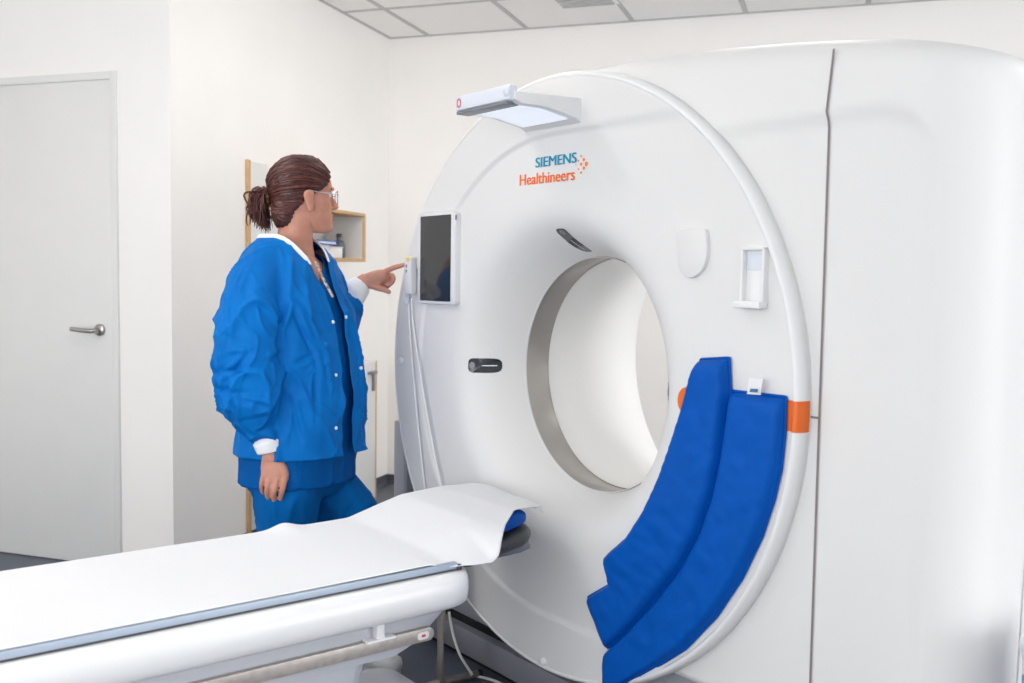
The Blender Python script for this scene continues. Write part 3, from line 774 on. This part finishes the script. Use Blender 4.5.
def remesh(name, data, voxel, smooth=2, it=6):
    V, Fc = data
    me = bpy.data.meshes.new(name); me.from_pydata([tuple(v) for v in V], [], Fc); me.update()
    bm = bmesh.new(); bm.from_mesh(me); bmesh.ops.recalc_face_normals(bm, faces=bm.faces); bm.to_mesh(me); bm.free()
    o = bpy.data.objects.new(name, me); COL.objects.link(o)
    m = o.modifiers.new('r', 'REMESH'); m.mode = 'VOXEL'; m.voxel_size = voxel; m.adaptivity = 0
    if smooth:
        s_ = o.modifiers.new('s', 'SMOOTH'); s_.factor = .5; s_.iterations = it
    bpy.context.view_layer.update()
    out = bpy.data.meshes.new_from_object(o.evaluated_get(bpy.context.evaluated_depsgraph_get()))
    bpy.data.objects.remove(o); return out
def limb(pts, rads, sub=5, n=20):
    P = smooth_path(pts, sub); K = len(pts)
    R_ = [interp(range(K), rads, min(K-1, i/sub)) for i in range(len(P))]
    # rounded ends
    t0 = (P[0]-P[1]).normalized(); t1 = (P[-1]-P[-2]).normalized()
    P = [P[0]+t0*R_[0]*.95, P[0]+t0*R_[0]*.75, P[0]+t0*R_[0]*.4]+P+[P[-1]+t1*R_[-1]*.4, P[-1]+t1*R_[-1]*.75, P[-1]+t1*R_[-1]*.95]
    R_ = [R_[0]*.3, R_[0]*.66, R_[0]*.92]+R_+[R_[-1]*.92, R_[-1]*.66, R_[-1]*.3]
    return tube_data(P, R_, n)

# --- skin: head, neck, trunk, arms, hands, legs in one surface
HC = pp(302, 232.5, 0); ZCH = HC.z                # below the chin
def hp(f, s, z): return Vector((HC.x, HC.y, ZCH))+Hf*f+Hr*s+UZ*z
hz = [(.0, .082, .045, .018), (.004, .092, .02, .027), (.015, .098, -.0, .036), (.03, .098, -.02, .047), (.05, .094, -.045, .056), (.07, .093, -.068, .062), (.09, .092, -.085, .067), (.11, .089, -.094, .070), (.125, .091, -.098, .072), (.14, .0945, -.1, .0735), (.16, .093, -.099, .0735), (.18, .085, -.092, .070), (.2, .068, -.075, .060), (.215, .045, -.052, .044), (.224, .02, -.025, .022)]
rings = []
for z, f, b, wd in hz:
    c_ = (f+b)/2; rings.append(ering(hp(c_, 0, z), Hf*((f-b)/2), Hr*wd, 36, 2.15))
D = [loft_data(rings)]
# nose, brow, lips, cheek, ears
D.append(loft_data([ering(hp(f, 0, z), Hf*dd, Hr*ww, 14) for z, f, dd, ww in ((.130, .088, .008, .008), (.115, .093, .011, .008), (.098, .102, .013, .010), (.086, .108, .015, .014), (.078, .104, .013, .015), (.074, .097, .008, .012))]))
for s in (-1, 1):
    D.append(ball_data(hp(.095, s*.011, .081), (.007, .006, .006)))
    D.append(ball_data(hp(.080, s*.032, .139), (.016, .018, .008)))
    D.append(limb([hp(.010, s*.082, .112), hp(.004, s*.085, .124), hp(-.010, s*.087, .126), hp(-.019, s*.086, .112), hp(-.014, s*.083, .092), hp(-.004, s*.079, .072), hp(.004, s*.077, .066)], [.0032]*7, 3, 8))
    ear = []
    for z, f, dd, ww in ((.062, .002, .009, .006), (.070, .0, .0135, .008), (.085, -.004, .016, .009), (.105, -.009, .020, .011), (.118, -.012, .018, .010), (.126, -.011, .010, .006)):
        ear.append(ering(hp((f-.004)*.85+.004, s*(.0755+.006*(z-.062)/.06), z), Hf*dd*.78, Hr*ww, 14))
    D.append(loft_data(ear))
D.append(ball_data(hp(.095, 0, .056), (.009, .02, .006), rot=Matrix.Rotation(AL, 3, 'Z')))
D.append(ball_data(hp(.094, 0, .046), (.009, .018, .007), rot=Matrix.Rotation(AL, 3, 'Z')))
D.append(ball_data(hp(.086, 0, .018), (.016, .022, .015), rot=Matrix.Rotation(AL, 3, 'Z')))
nb = pp(291, 262, 0)
D.append(loft_data([ering(c_, Fv*a, Rv*b, 28) for c_, a, b in ((hp(-.02, 0, .075), .05, .052), (hp(-.018, 0, .03), .054, .054), (hp(-.022, 0, -.005), .054, .055), (pp(294, 246, 0), .058, .062), (pp(291, 256), .068, .085), (nb, .08, .11))]))
tz = [(260, 291, .10, .075), (270, 291, .145, .092), (285, 292, .16, .105), (320, 299, .165, .12), (360, 303, .15, .115), (400, 303, .165, .125), (440, 300, .178, .135), (470, 298, .17, .13), (490, 298, .12, .1)]
D.append(loft_data([ering(pp(x, y), Fv*d_, Rv*w_, 32, 2.3) for y, x, w_, d_ in tz]))
# near (right) arm and hand
SH_R, EL_R, WR_R = pp(264, 280, -.145), pp(250, 362, -.19), pp(270, 450, -.185)
D.append(limb([SH_R, pp(252, 315, -.18), EL_R, pp(259, 405, -.195), WR_R, pp(271.5, 457, -.185)], [.040, .042, .041, .038, .027, .027]))
D.append(loft_data([ering(pp(x, y, dy), Vector((a, 0, 0)), Vector((0, b, 0)), 20, 2.4) for x, y, dy, a, b in ((271, 450, -.185, .026, .024), (272.5, 458, -.186, .031, .022), (274, 466, -.19, .040, .019), (275, 474, -.193, .043, .017), (275, 480, -.193, .041, .014), (275, 483, -.192, .036, .008))]))
for pts, r in ((((264, 474, -.195), (262, 482, -.196), (261.5, 488, -.188), (263, 493, -.176)), .0080), (((270, 477, -.199), (267.5, 487, -.203), (267, 493, -.195), (268, 498, -.183)), .0088), (((277, 478, -.200), (274.5, 489, -.205), (273.5, 495, -.198), (274, 500, -.186)), .0092), (((284.5, 476, -.197), (283.5, 486, -.202), (281.5, 493, -.196), (280.5, 499, -.186)), .0090)):
    D.append(limb([pp(*p) for p in pts], [r*1.12, r*1.05, r*.95, r*.8], 3, 12))
D.append(limb([pp(281, 460, -.175), pp(287, 468, -.165), pp(289.5, 477, -.160), pp(289, 484, -.162)], [.012, .0115, .010, .008], 3, 12))
# far (left) arm, pointing hand
SH_L, EL_L, WR_L = pp(318, 266, .15), pp(324, 337, .15), pp(362, 283.5, .252)
D.append(limb([SH_L, pp(321, 300, .155), EL_L], [.055, .048, .042])); D.append(limb([EL_L, pp(342, 312, .2), WR_L, pp(365, 282, .255)], [.042, .038, .027, .026]))
hd_ = (pp(384, 273, .272)-WR_L).normalized(); hn = Vector((hd_.z, 0, -hd_.x)).normalized()*-1   # hand direction / upward normal
ht = hd_.cross(hn).normalized()
D.append(loft_data([ering(WR_L.lerp(pp(384, 274, .270), t)+hn*o_, hn*a, ht*b, 20, 2.3) for t, o_, a, b in ((-.05, 0, .026, .022), (.2, 0, .027, .024), (.5, -.002, .028, .032), (.8, -.003, .026, .038), (1.0, -.005, .022, .037), (1.1, -.006, .012, .03))]))
TIP = Vector(CP[0]).lerp(CP[1], .78)
tipw = G_O+GE*(CP[0].x-.001)+GT*(-.034); tip_l = tipw-A0; tip = Vector((tip_l.dot(PR), tip_l.dot(PD), 0)); tip.z = at_depth(405, 264, D0+tip.y).z
base_i = pp(383, 272.5, .262)
D.append(limb([base_i, base_i.lerp(tip, .45)+Vector((0, 0, .003)), base_i.lerp(tip, .75)+Vector((0, 0, .001)), tip-(tip-base_i).normalized()*.007], [.0105, .0095, .0085, .007], 3, 12))
for (k, dy, r) in ((0, .277, .0095), (1, .290, .0092), (2, .302, .0085)):
    b0 = pp(383-k*1.0, 275+k*1.6, dy)
    D.append(limb([b0, pp(392-k*1.5, 275.5+k*2, dy+.001), pp(392.5-k*1.8, 281+k*2, dy), pp(387.5-k*1.5, 285+k*1.3, dy-.004), pp(381-k, 281+k, dy-.005)], [r*1.1, r*1.1, r, r*.95, r*.8], 3, 12))
D.append(limb([pp(368, 284, .246), pp(377, 287.5, .243), pp(384, 289.5, .246), pp(389, 292, .252)], [.013, .0115, .0105, .008], 3, 12))
# legs
ZK = .49
HIP_R, HIP_L = pp(289, 474, -.085), pp(308, 474, .085)
KN_R, AN_R = Vector((pp(285, 500, -.09).x, -.09, ZK)), Vector((pp(277, 500, -.09).x, -.09, .10))
KN_L, AN_L = Vector((pp(352, 500, .08).x, .08, ZK+.02)), Vector((pp(352, 500, .08).x, .10, .10))
for h, k_, a_ in ((HIP_R, KN_R, AN_R), (HIP_L, KN_L, AN_L)):
    D.append(limb([h, h.lerp(k_, .5)+Fv*.01, k_, k_.lerp(a_, .35)-Fv*.015, a_, a_-UZ*.03], [.085, .072, .052, .05, .035, .034]))
    D.append(loft_data([ering(a_+Fv*f-UZ*(a_.z-z), Rv*w_, UZ*h_, 16) for f, w_, h_, z in ((-.05, .02, .02, .035), (-.03, .03, .032, .045), (.04, .034, .032, .045), (.12, .04, .022, .033), (.16, .034, .016, .028), (.175, .015, .008, .026))]))
body_me = remesh('body', merge(*D), .0032, it=4)
skin = obj_me('body', body_me, 'skin', per_)
# eyes, brows, lips
for s in (-1, 1):
    ey = obj('eye', *ball_data(hp(.0725, s*.031, .118), .0105, 16, 12), 'eye_white', per_)
    obj('iris', *ball_data(hp(.0805, s*.031, .118), (.0042, .0042, .0042), 12, 8), 'iris', ey)
    V, Fc = tube_data(smooth_path([hp(.094, s*.014, .137), hp(.092, s*.030, .1425), hp(.078, s*.048, .138)]), .003, 6); obj('eyebrow', V, Fc, 'brow', per_)
obj('mouth', *merge(ball_data(hp(.0995, 0, .0555), (.0065, .019, .0038), rot=Matrix.Rotation(AL, 3, 'Z')), ball_data(hp(.0985, 0, .048), (.0065, .017, .0042), rot=Matrix.Rotation(AL, 3, 'Z'))), 'lip', per_)

# --- garments
def wrinkle(me, amp, fn=None, seed=0, scale=1.0):
    N_ = [v.normal.copy() for v in me.vertices]
    for v, n in zip(me.vertices, N_):
        p = v.co.copy()
        a = amp*(fn(p) if fn else 1)
        q = Vector((p.x*9, p.y*9, p.z*7))*scale+Vector((seed, seed*2, 0))
        q.z *= .6; q += Vector((noise.noise(q*.7), noise.noise(q*.7+Vector((5, 1, 2))), noise.noise(q*.7+Vector((1, 7, 3)))))*.6
        r1 = max(0, 1-abs(noise.noise(q)*2.2))**3; r2 = max(0, 1-abs(noise.noise(q*2.1+Vector((9, 4, 1)))*2))**3; r3 = noise.noise(q*.6)
        v.co = p+n*(a*(r1*1.3+r2*.6-.5+r3*1.2))
def opened(me, test, thick=.002):
    bm = bmesh.new(); bm.from_mesh(me)
    dead = [f for f in bm.faces if test(f.calc_center_median(), f.normal)]
    bmesh.ops.delete(bm, geom=dead, context='FACES')
    for _ in range(6):                          # smooth the cut border
        bd = [v for v in bm.verts if v.is_boundary]
        new = {}
        for v in bd:
            nb_ = [e.other_vert(v) for e in v.link_edges if e.is_boundary]
            if len(nb_) == 2: new[v] = v.co*.4+(nb_[0].co+nb_[1].co)*.3
        for v, c_ in new.items(): v.co = c_
    bm.to_mesh(me); bm.free(); return me
def add_solid(o, t):
    m = o.modifiers.new('thickness', 'SOLIDIFY'); m.thickness = t; m.offset = -1
# trousers
T = [loft_data([ering(pp(x, y), Fv*d_, Rv*w_, 32, 2.3) for y, x, w_, d_ in ((425, 301, .178, .138), (450, 300, .186, .146), (472, 299, .186, .146), (492, 298, .15, .12))])]
for h, k_, a_ in ((HIP_R, KN_R, AN_R), (HIP_L, KN_L, AN_L)):
    T.append(limb([h, h.lerp(k_, .45), k_, k_.lerp(a_, .5), a_+UZ*.03, a_-UZ*.02], [.104, .103, .088, .082, .078, .076], 5, 28))
tm = remesh('trousers', merge(*T), .008, it=8)
wrinkle(tm, .006, seed=3)
tr = obj_me('trousers', tm, 'trouser_blue', per_)
# scrub top
def tors(rows, n=40, p=2.3): return loft_data([ering(pp(x, y), Fv*d_, Rv*w_, n, p) for y, x, w_, d_ in rows])
sm_ = remesh('scrub_top', tors([(253, 292, .085, .075), (260, 291, .12, .088), (270, 291, .158, .102), (285, 292, .172, .118), (320, 299, .178, .138), (360, 303, .175, .142), (400, 303, .182, .15), (440, 300, .19, .158), (470, 298, .192, .162), (482, 297.5, .193, .163)]), .007, it=4)
zh = pp(300, 478).z
VN = pp(322, 288).z                             # bottom of the V-neck
def tb_lat(p): return (p-pp(291, 262)).dot(Rv), (p-pp(291, 262)).dot(Fv)
def scrub_cut(c_, n):
    lat, fw = tb_lat(c_)
    if c_.z < zh: return True
    if c_.z > pp(291, 255).z and n.z > .35 and math.hypot(lat, fw) < .075: return True
    return fw > 0 and c_.z > VN and abs(lat) < .085*(c_.z-VN)/(pp(291, 250).z-VN)
wrinkle(sm_, .004, seed=11)
opened(sm_, scrub_cut)
sc = obj_me('scrub_top', sm_, 'scrub_blue', per_); add_solid(sc, .002)
# jacket with two sleeves
J = [tors([(235, 285, .072, .068), (240, 285.5, .092, .078), (246, 286.5, .128, .090), (253, 288, .158, .102), (262, 289, .178, .116), (282, 291, .192, .134), (312, 298, .197, .152), (350, 303, .197, .158), (400, 304, .205, .168), (440, 303, .214, .176), (456, 303, .217, .178)], 48, 2.35)]
J.append(limb([pp(266, 264, -.11), pp(256, 282, -.155), pp(251, 305, -.18), pp(249, 340, -.195), pp(249, 375, -.2), pp(252, 402, -.2), pp(258, 420, -.195), pp(264, 430, -.19)], [.07, .082, .088, .100, .104, .098, .078, .050], 5, 32))
J.append(limb([pp(312, 264, .11), pp(320, 282, .145), pp(323, 305, .16), pp(325, 330, .16)], [.07, .08, .085, .085], 5, 28))
J.append(limb([pp(325, 330, .16), pp(336, 322, .185), pp(341, 315, .2), pp(345, 309, .208)], [.085, .082, .074, .058], 5, 28))
jm = remesh('jacket', merge(*J), .0052, it=7)
zj = pp(300, 449.5).z
def jw(p):                                      # more folds on the sleeves than on the back
    lat, fw = tb_lat(p); return 1.5 if p.y < -.13 or p.x > pp(345, 300).x else .7
wrinkle(jm, .0075, jw, seed=5)
# deliberate creases around the elbow and under the shoulder
X288, X215 = pp(288, 300).x, pp(215, 300).x
CRE = [(pp(250, 362).z, .05, .012, .012), (pp(250, 381).z, -.02, .010, .010), (pp(250, 330).z, -.10, .007, .012), (pp(250, 412).z, .04, .007, .010)]
NJ = [v.normal.copy() for v in jm.vertices]
for v, n_ in zip(jm.vertices, NJ):
    p = v.co.copy()
    if p.y < -.08 and p.x < X288:
        u, t_ = (p.x-X215)/.22, p.z
        for zc_, sl, am, wd in CRE:
            dz = t_-(zc_+sl*(u-.5)); v.co = v.co-n_*am*math.exp(-(dz/wd)**2)*(.4+.6*noise.noise(Vector((u*3, zc_*9, 1)))+.2)
ZN1 = pp(287, 237.5).z; ZN2 = pp(287, 245).z; NX = pp(285.5, 262)-pp(291, 262); ZJ = [zj, pp(300, 400).z, pp(300, 330).z, pp(300, 290).z, pp(300, 262).z, pp(291, 250).z, pp(291, 236).z]
# long folds, laid where the sleeve bends and the front is pulled by the raised arm
cam_l = Vector(((CAM-A0).dot(PR), (CAM-A0).dot(PD), CAM.z))
def to_px(p):
    w_ = A0+PR*p.x+PD*p.y+UZ*p.z-CAM; z_ = w_.dot(CF); return 512+F_PX*w_.dot(CR)/z_, 341.5-F_PX*w_.dot(CU)/z_
FOLDS = [((225, 382), (249, 353), .008), ((229, 356), (246, 354), .006), ((217, 374), (262, 366), .005), ((225, 382), (235, 419), .006), ((262, 366), (284, 352), .005),
         ((287, 305), (278, 330), .009), ((278, 330), (281, 362), .009), ((249, 254), (229, 302), .005), ((293, 309), (313, 355), .008), ((313, 355), (294, 364), .007), ((315, 358), (316, 440), .004),
         ((228, 300), (226, 345), .005), ((250, 300), (268, 312), .004), ((240, 400), (270, 408), .005), ((300, 300), (322, 330), .005), ((288, 390), (300, 440), .004), ((322, 345), (330, 400), .004)]
NJ = [v.normal.copy() for v in jm.vertices]
for v, n_ in zip(jm.vertices, NJ):
    if n_.dot(cam_l-v.co) < 0: continue
    x_, y_ = to_px(v.co); off = 0
    for (ax_, ay_), (bx_, by_), am in FOLDS:
        ex, ey = bx_-ax_, by_-ay_; L2 = ex*ex+ey*ey; t = ((x_-ax_)*ex+(y_-ay_)*ey)/L2
        tc = max(0, min(1, t)); d_ = math.hypot(x_-ax_-ex*tc, y_-ay_-ey*tc)
        if d_ > 16: continue
        sd_ = ((x_-ax_)*ey-(y_-ay_)*ex)/math.sqrt(L2); fade = math.sin(math.pi*(.1+.8*tc))
        off += am*fade*(-1.1*math.exp(-(d_/2.4)**2)+(.9*math.exp(-((d_-5)/3.2)**2) if sd_ > 0 else 0))
    if off: v.co = v.co+n_*off
def jac_cut(c_, n):
    lat, fw = tb_lat(c_)
    if c_.z < zj: return True
    if c_.z > ZN1 or (n.z > .55 and c_.z > ZN2 and math.hypot(lat-NX.dot(Rv), fw-NX.dot(Fv)) < .071): return True
    if fw > .0:
        g0 = interp(ZJ, [-.006, -.008, -.006, .006, .04, .066, .085], c_.z); g1 = interp(ZJ, [.062, .058, .05, .05, .056, .066, .085], c_.z)
        if -g1 < lat < g0 and fw > .03: return True
    return False
opened(jm, jac_cut)
jk = obj_me('jacket', jm, 'jacket_blue', per_); add_solid(jk, .0025)
jbv = BVHTree.FromPolygons([v.co.copy() for v in jm.vertices], [tuple(p.vertices) for p in jm.polygons])
cam_l = Vector(((CAM-A0).dot(PR), (CAM-A0).dot(PD), CAM.z))
def hit(u, v, bv=jbv):
    d_ = ray(u, v); dl = Vector((d_.dot(PR), d_.dot(PD), d_.z)).normalized()
    h = bv.ray_cast(cam_l, dl); return h[0], h[1]
for u, v in ((333, 322), (336, 375), (336, 428), (346, 317), (361, 368)):
    p, n = hit(u, v)
    if p is None: continue
    if n.dot(cam_l-p) < 0: n = -n
    q = n.to_track_quat('Z', 'Y').to_matrix()
    rings = [[p+q @ Vector((r*math.cos(2*math.pi*k/14), r*math.sin(2*math.pi*k/14), z)) for k in range(14)] for r, z in ((.0055, -.001), (.0058, .001), (.0048, .0026), (.002, .0032))]
    obj('snap_button', *loft_data(rings), 'snap_white', jk)
# knitted neck band lying on the jacket's neckline
def ribbon(name, pts, wd, th, m, parent, outs):
    P = smooth_path(pts, 6); rings = []
    K = len(outs)
    for i, p in enumerate(P):
        t = (P[min(i+1, len(P)-1)]-P[max(i-1, 0)]).normalized()
        o_ = Vector([interp(range(K), [v[j] for v in outs], i/6) for j in range(3)]); o_ = (o_-t*o_.dot(t)).normalized(); s_ = t.cross(o_)
        e_ = min(1, min(i, len(P)-1-i)/5+.15)
        rings.append([p+s_*wd*e_*math.cos(a)+o_*th*math.sin(a) for a in np.linspace(0, 2*math.pi, 12, endpoint=False)])
    return obj(name, *loft_data(rings), m, parent)
def near_hit(u, v, off=.004):
    p, n = hit(u, v)
    if p is None or p.y > .06: p = pp(u, v, -.07); n = (p-pp(291, 245)).normalized()
    if n.dot(cam_l-p) < 0: n = -n
    return p+n*off, n
zlow = pp(300, 268).z; cN = pp(288, 240)
ec = {}
for p_ in jm.polygons:
    for ek in p_.edge_keys: ec[ek] = ec.get(ek, 0)+1
bvs = {i_ for ek, c_ in ec.items() if c_ == 1 for i_ in ek}
ringv = []
for i_ in bvs:
    v = jm.vertices[i_].co
    if v.z > zlow:
        d_ = v-cN; ringv.append((math.atan2(d_.dot(Rv), -d_.dot(Fv)), v.copy()))
ringv.sort(key=lambda t: t[0]); NBp = []; NBo = []
for k in range(22):
    a0, a1 = -math.pi+2*math.pi*k/22, -math.pi+2*math.pi*(k+1)/22
    sel = [v for a, v in ringv if a0 <= a < a1]
    if sel:
        p = sum(sel, Vector())/len(sel); o_ = p-cN; o_.z = 0; o_ = (o_.normalized()+UZ*.55).normalized(); NBp.append(p+o_*.002); NBo.append(o_)
ribbon('neck_band', NBp, .0080, .0035, 'knit_white', jk, NBo)
# knitted cuffs
def cuff(pts, rads):
    P = [Vector(p) for p in pts]; V, Fc = tube_data(smooth_path(P, 5), [interp(range(len(rads)), rads, i/5) for i in range(5*(len(P)-1)+1)], 40)
    V = [Vector(v) for v in V]
    out = []
    for i, v in enumerate(V):
        ring = i//40; c_ = sum((V[ring*40+k] for k in range(40)), Vector())/40
        out.append(c_+(v-c_)*(1+.018*(1 if i % 2 else -1)))
    obj('cuff', out, Fc, 'knit_white', jk)
cuff([pp(266.5, 436, -.189), pp(268, 441, -.188), pp(270.5, 450.5, -.186)], [.034, .0445, .040])
cuff([pp(345, 304, .212), pp(353, 294, .232), pp(361.5, 285, .250)], [.044, .046, .036])
# lanyard between the jacket's edges
lan = []
for u, v, dy in ((316, 262, -.075), (321, 274, -.10), (327, 286, -.115), (333, 297, -.12)):
    lan.append(pp(u, v, dy))
V, Fc = tube_data(smooth_path(lan), .006, 8, flat=.35); obj('lanyard', V, Fc, 'lanyard', per_)
# shoes
for a_ in (AN_R, AN_L):
    s_ = loft_data([ering(a_+Fv*f-UZ*(a_.z-z), Rv*w_, UZ*h_, 20, 2.6) for f, w_, h_, z in ((-.07, .02, .025, .04), (-.06, .034, .036, .042), (-.02, .039, .042, .046), (.06, .043, .036, .042), (.13, .047, .028, .034), (.175, .042, .022, .029), (.195, .02, .014, .026))])
    so = obj('shoe', *s_, 'shoe_white', per_)
    rings = [ering(a_+Fv*.062-UZ*(a_.z-z), Fv*.132, Rv*.046, 28, 2.6) for z in (.0005, .012)]
    obj('sole', *loft_data(rings), 'box_white', so)

# --- hair: cap, combed strands, tied tuft
def cap_pt(f, s, z, k): return hp(f*k, s*k, .125+(z-.125)*k)
rings = []
for z, f, b, wd in hz:
    if z < .05: continue
    c_ = (f+b)/2; rings.append(ering(hp(c_, 0, z+(.006 if z > .2 else 0)+.006), Hf*((f-b)/2+.008), Hr*(wd+.0075), 40, 2.15))
hm = remesh('hair', merge(loft_data(rings), ball_data(hp(-.052, 0, .062), (.044, .056, .06), 28, 18)), .0045, it=4)
def hairline(c_, n):
    d_ = c_-hp(0, 0, 0); f = d_.dot(Hf); s_ = abs(d_.dot(Hr)); z = d_.z
    lim = interp([.02, .062, .085, .105, .122, .135, .150, .175, .19, .2], [-.055, -.040, -.024, -.010, .018, .044, .062, .076, .076, .2], z)
    return f > lim-.0 or z < .012+max(0, (f+.07))*.6
opened(hm, hairline)
NH = [v.normal.copy() for v in hm.vertices]
for v, n_ in zip(hm.vertices, NH):
    d_ = v.co-hp(-.02, 0, .09)
    ang = math.atan2(d_.dot(Hr), d_.z)
    v.co = v.co+n_*(.0022*math.sin(ang*38+3*noise.noise(d_*20))+.0012*math.sin(ang*90))
hair = obj_me('hair', hm, 'hair', per_); add_solid(hair, .004)
TIE = pp(269.5, 198, -.012)
hbv = BVHTree.FromPolygons([v.co.copy() for v in hm.vertices], [tuple(p.vertices) for p in hm.polygons])
C0 = hp(-.01, 0, .12)
data = [[], []]
for k in range(230):
    # start along the hairline on either side, run back to the tie over the cap
    s = -1 if k % 3 == 0 else 1
    zz = random.uniform(.06, .215); lim = interp([.04, .062, .085, .105, .122, .135, .150, .175, .19, .21], [-.05, -.045, -.030, -.012, .015, .042, .060, .074, .06, .03], zz)
    wd = interp([h[0] for h in hz], [h[3] for h in hz], zz)
    st_ = hp(lim, s*wd*random.uniform(.55, 1) if zz > .15 else s*wd, zz)-C0
    en = TIE-C0
    path = []
    for i in range(15):
        t = i/14; dr = (st_.normalized().slerp(en.normalized(), t) if st_.normalized().dot(en.normalized()) > -.98 else st_.lerp(en, t)).normalized()
        h = hbv.ray_cast(C0+dr*.3, -dr, .3)
        if h[0] is None: continue
        path.append(h[0]+dr*(.0008+.0018*math.sin(k*1.7+i*.2)))
    if len(path) < 6: continue
    data[k % 2 if random.random() < .8 else 0].append(tube_data(path, [.0028*(.4+.6*math.sin(math.pi*min(1, .12+i/len(path)))) for i in range(len(path))], 5))
for d_, m in zip(data, ('hair', 'hair_light')): obj('hair_strands', *merge(*d_), m, hair)
tuft = [[], []]
for k in range(210):
    a = random.uniform(0, 2*math.pi); sp = random.uniform(.1, 1)
    b0 = TIE+Vector((-.004, random.uniform(-.012, .012), random.uniform(-.012, .012)))
    ox, oy, oz = -random.uniform(.004, .056), random.uniform(-.045, .045), random.uniform(-.045, .016)
    e_ = Vector((ox*random.uniform(.4, 1.15)+.004, oy*1.25, -random.uniform(.05, .105)+.25*abs(ox)))
    mid = Vector((ox, oy, oz+.012))
    wv = lambda q: Vector((random.uniform(-q, q), random.uniform(-q, q), random.uniform(-q, q)))
    P = smooth_path([b0, b0+mid*.6+Vector((0, 0, .008))+wv(.005), b0+mid*1.0+Vector((0, 0, -.018))+wv(.007), b0+(mid+Vector((0, 0, -.018))).lerp(e_, .7)+wv(.006), b0+e_+wv(.008)], 4)
    r = random.uniform(.0022, .0046)
    tuft[0 if random.random() < .65 else 1].append(tube_data(P, [r*(1-.8*(i/(len(P)-1))**2) for i in range(len(P))], 5))
tf = obj('hair_tuft', *merge(*tuft[0]), 'hair', per_)
obj('tuft_strands', *merge(*tuft[1]), 'hair_light', tf)
# wisps at the nape
nape = []
for k in range(10):
    p = pp(279+random.uniform(-2, 5), 219+random.uniform(-3, 3), random.uniform(-.04, .0))
    nape.append(tube_data(smooth_path([p+Vector((.006, 0, .02)), p, p+Vector((random.uniform(-.010, .002), 0, -.022))], 3), .0010, 4))
obj('hair_wisps', *merge(*nape), 'hair', hair)
V, Fc = [], []
cen = TIE+Vector((-.004, 0, 0)); ax = (TIE-C0).normalized(); u_ = ax.orthogonal().normalized(); v_ = ax.cross(u_)
loop = [cen+(u_*math.cos(a)+v_*math.sin(a))*(.020+.002*math.sin(a*9)) for a in np.linspace(0, 2*math.pi, 40)]
V, Fc = tube_data(loop, .0075, 8); obj('hair_tie', V, Fc, 'scrunchie', per_)
# --- glasses
gl = empty('glasses', (0, 0, 0), parent=per_)
for s in (-1, 1):
    ring = [hp(.106-.012*abs(math.cos(a)*.6)*0, s*(.034+.025*math.cos(a)), .113+.021*math.sin(a)) - Hf*(.010*max(0, math.cos(a))) for a in np.linspace(0, 2*math.pi, 33)]
    V, Fc = tube_data(ring, .0013, 6); obj('rim', V, Fc, 'glass_frame', gl)
    L_ = ring[:-1]; cc = sum(L_, Vector())/32
    obj('lens', [cc]+[cc+(p-cc)*.96 for p in L_]+[cc-Hf*.0015], [(0, 1+k, 1+(k+1) % 32) for k in range(32)]+[(33, 1+(k+1) % 32, 1+k) for k in range(32)], 'glass', gl)
    V, Fc = tube_data(smooth_path([hp(.097, s*.059, .117), hp(.085, s*.073, .120), hp(.04, s*.079, .122), hp(-.005, s*.083, .1235), hp(-.022, s*.080, .108)]), .0016, 6); obj('temple', V, Fc, 'glass_frame', gl)
V, Fc = tube_data([hp(.106, -.009, .118), hp(.110, 0, .120), hp(.106, .009, .118)], .0013, 6); obj('bridge', V, Fc, 'glass_frame', gl)
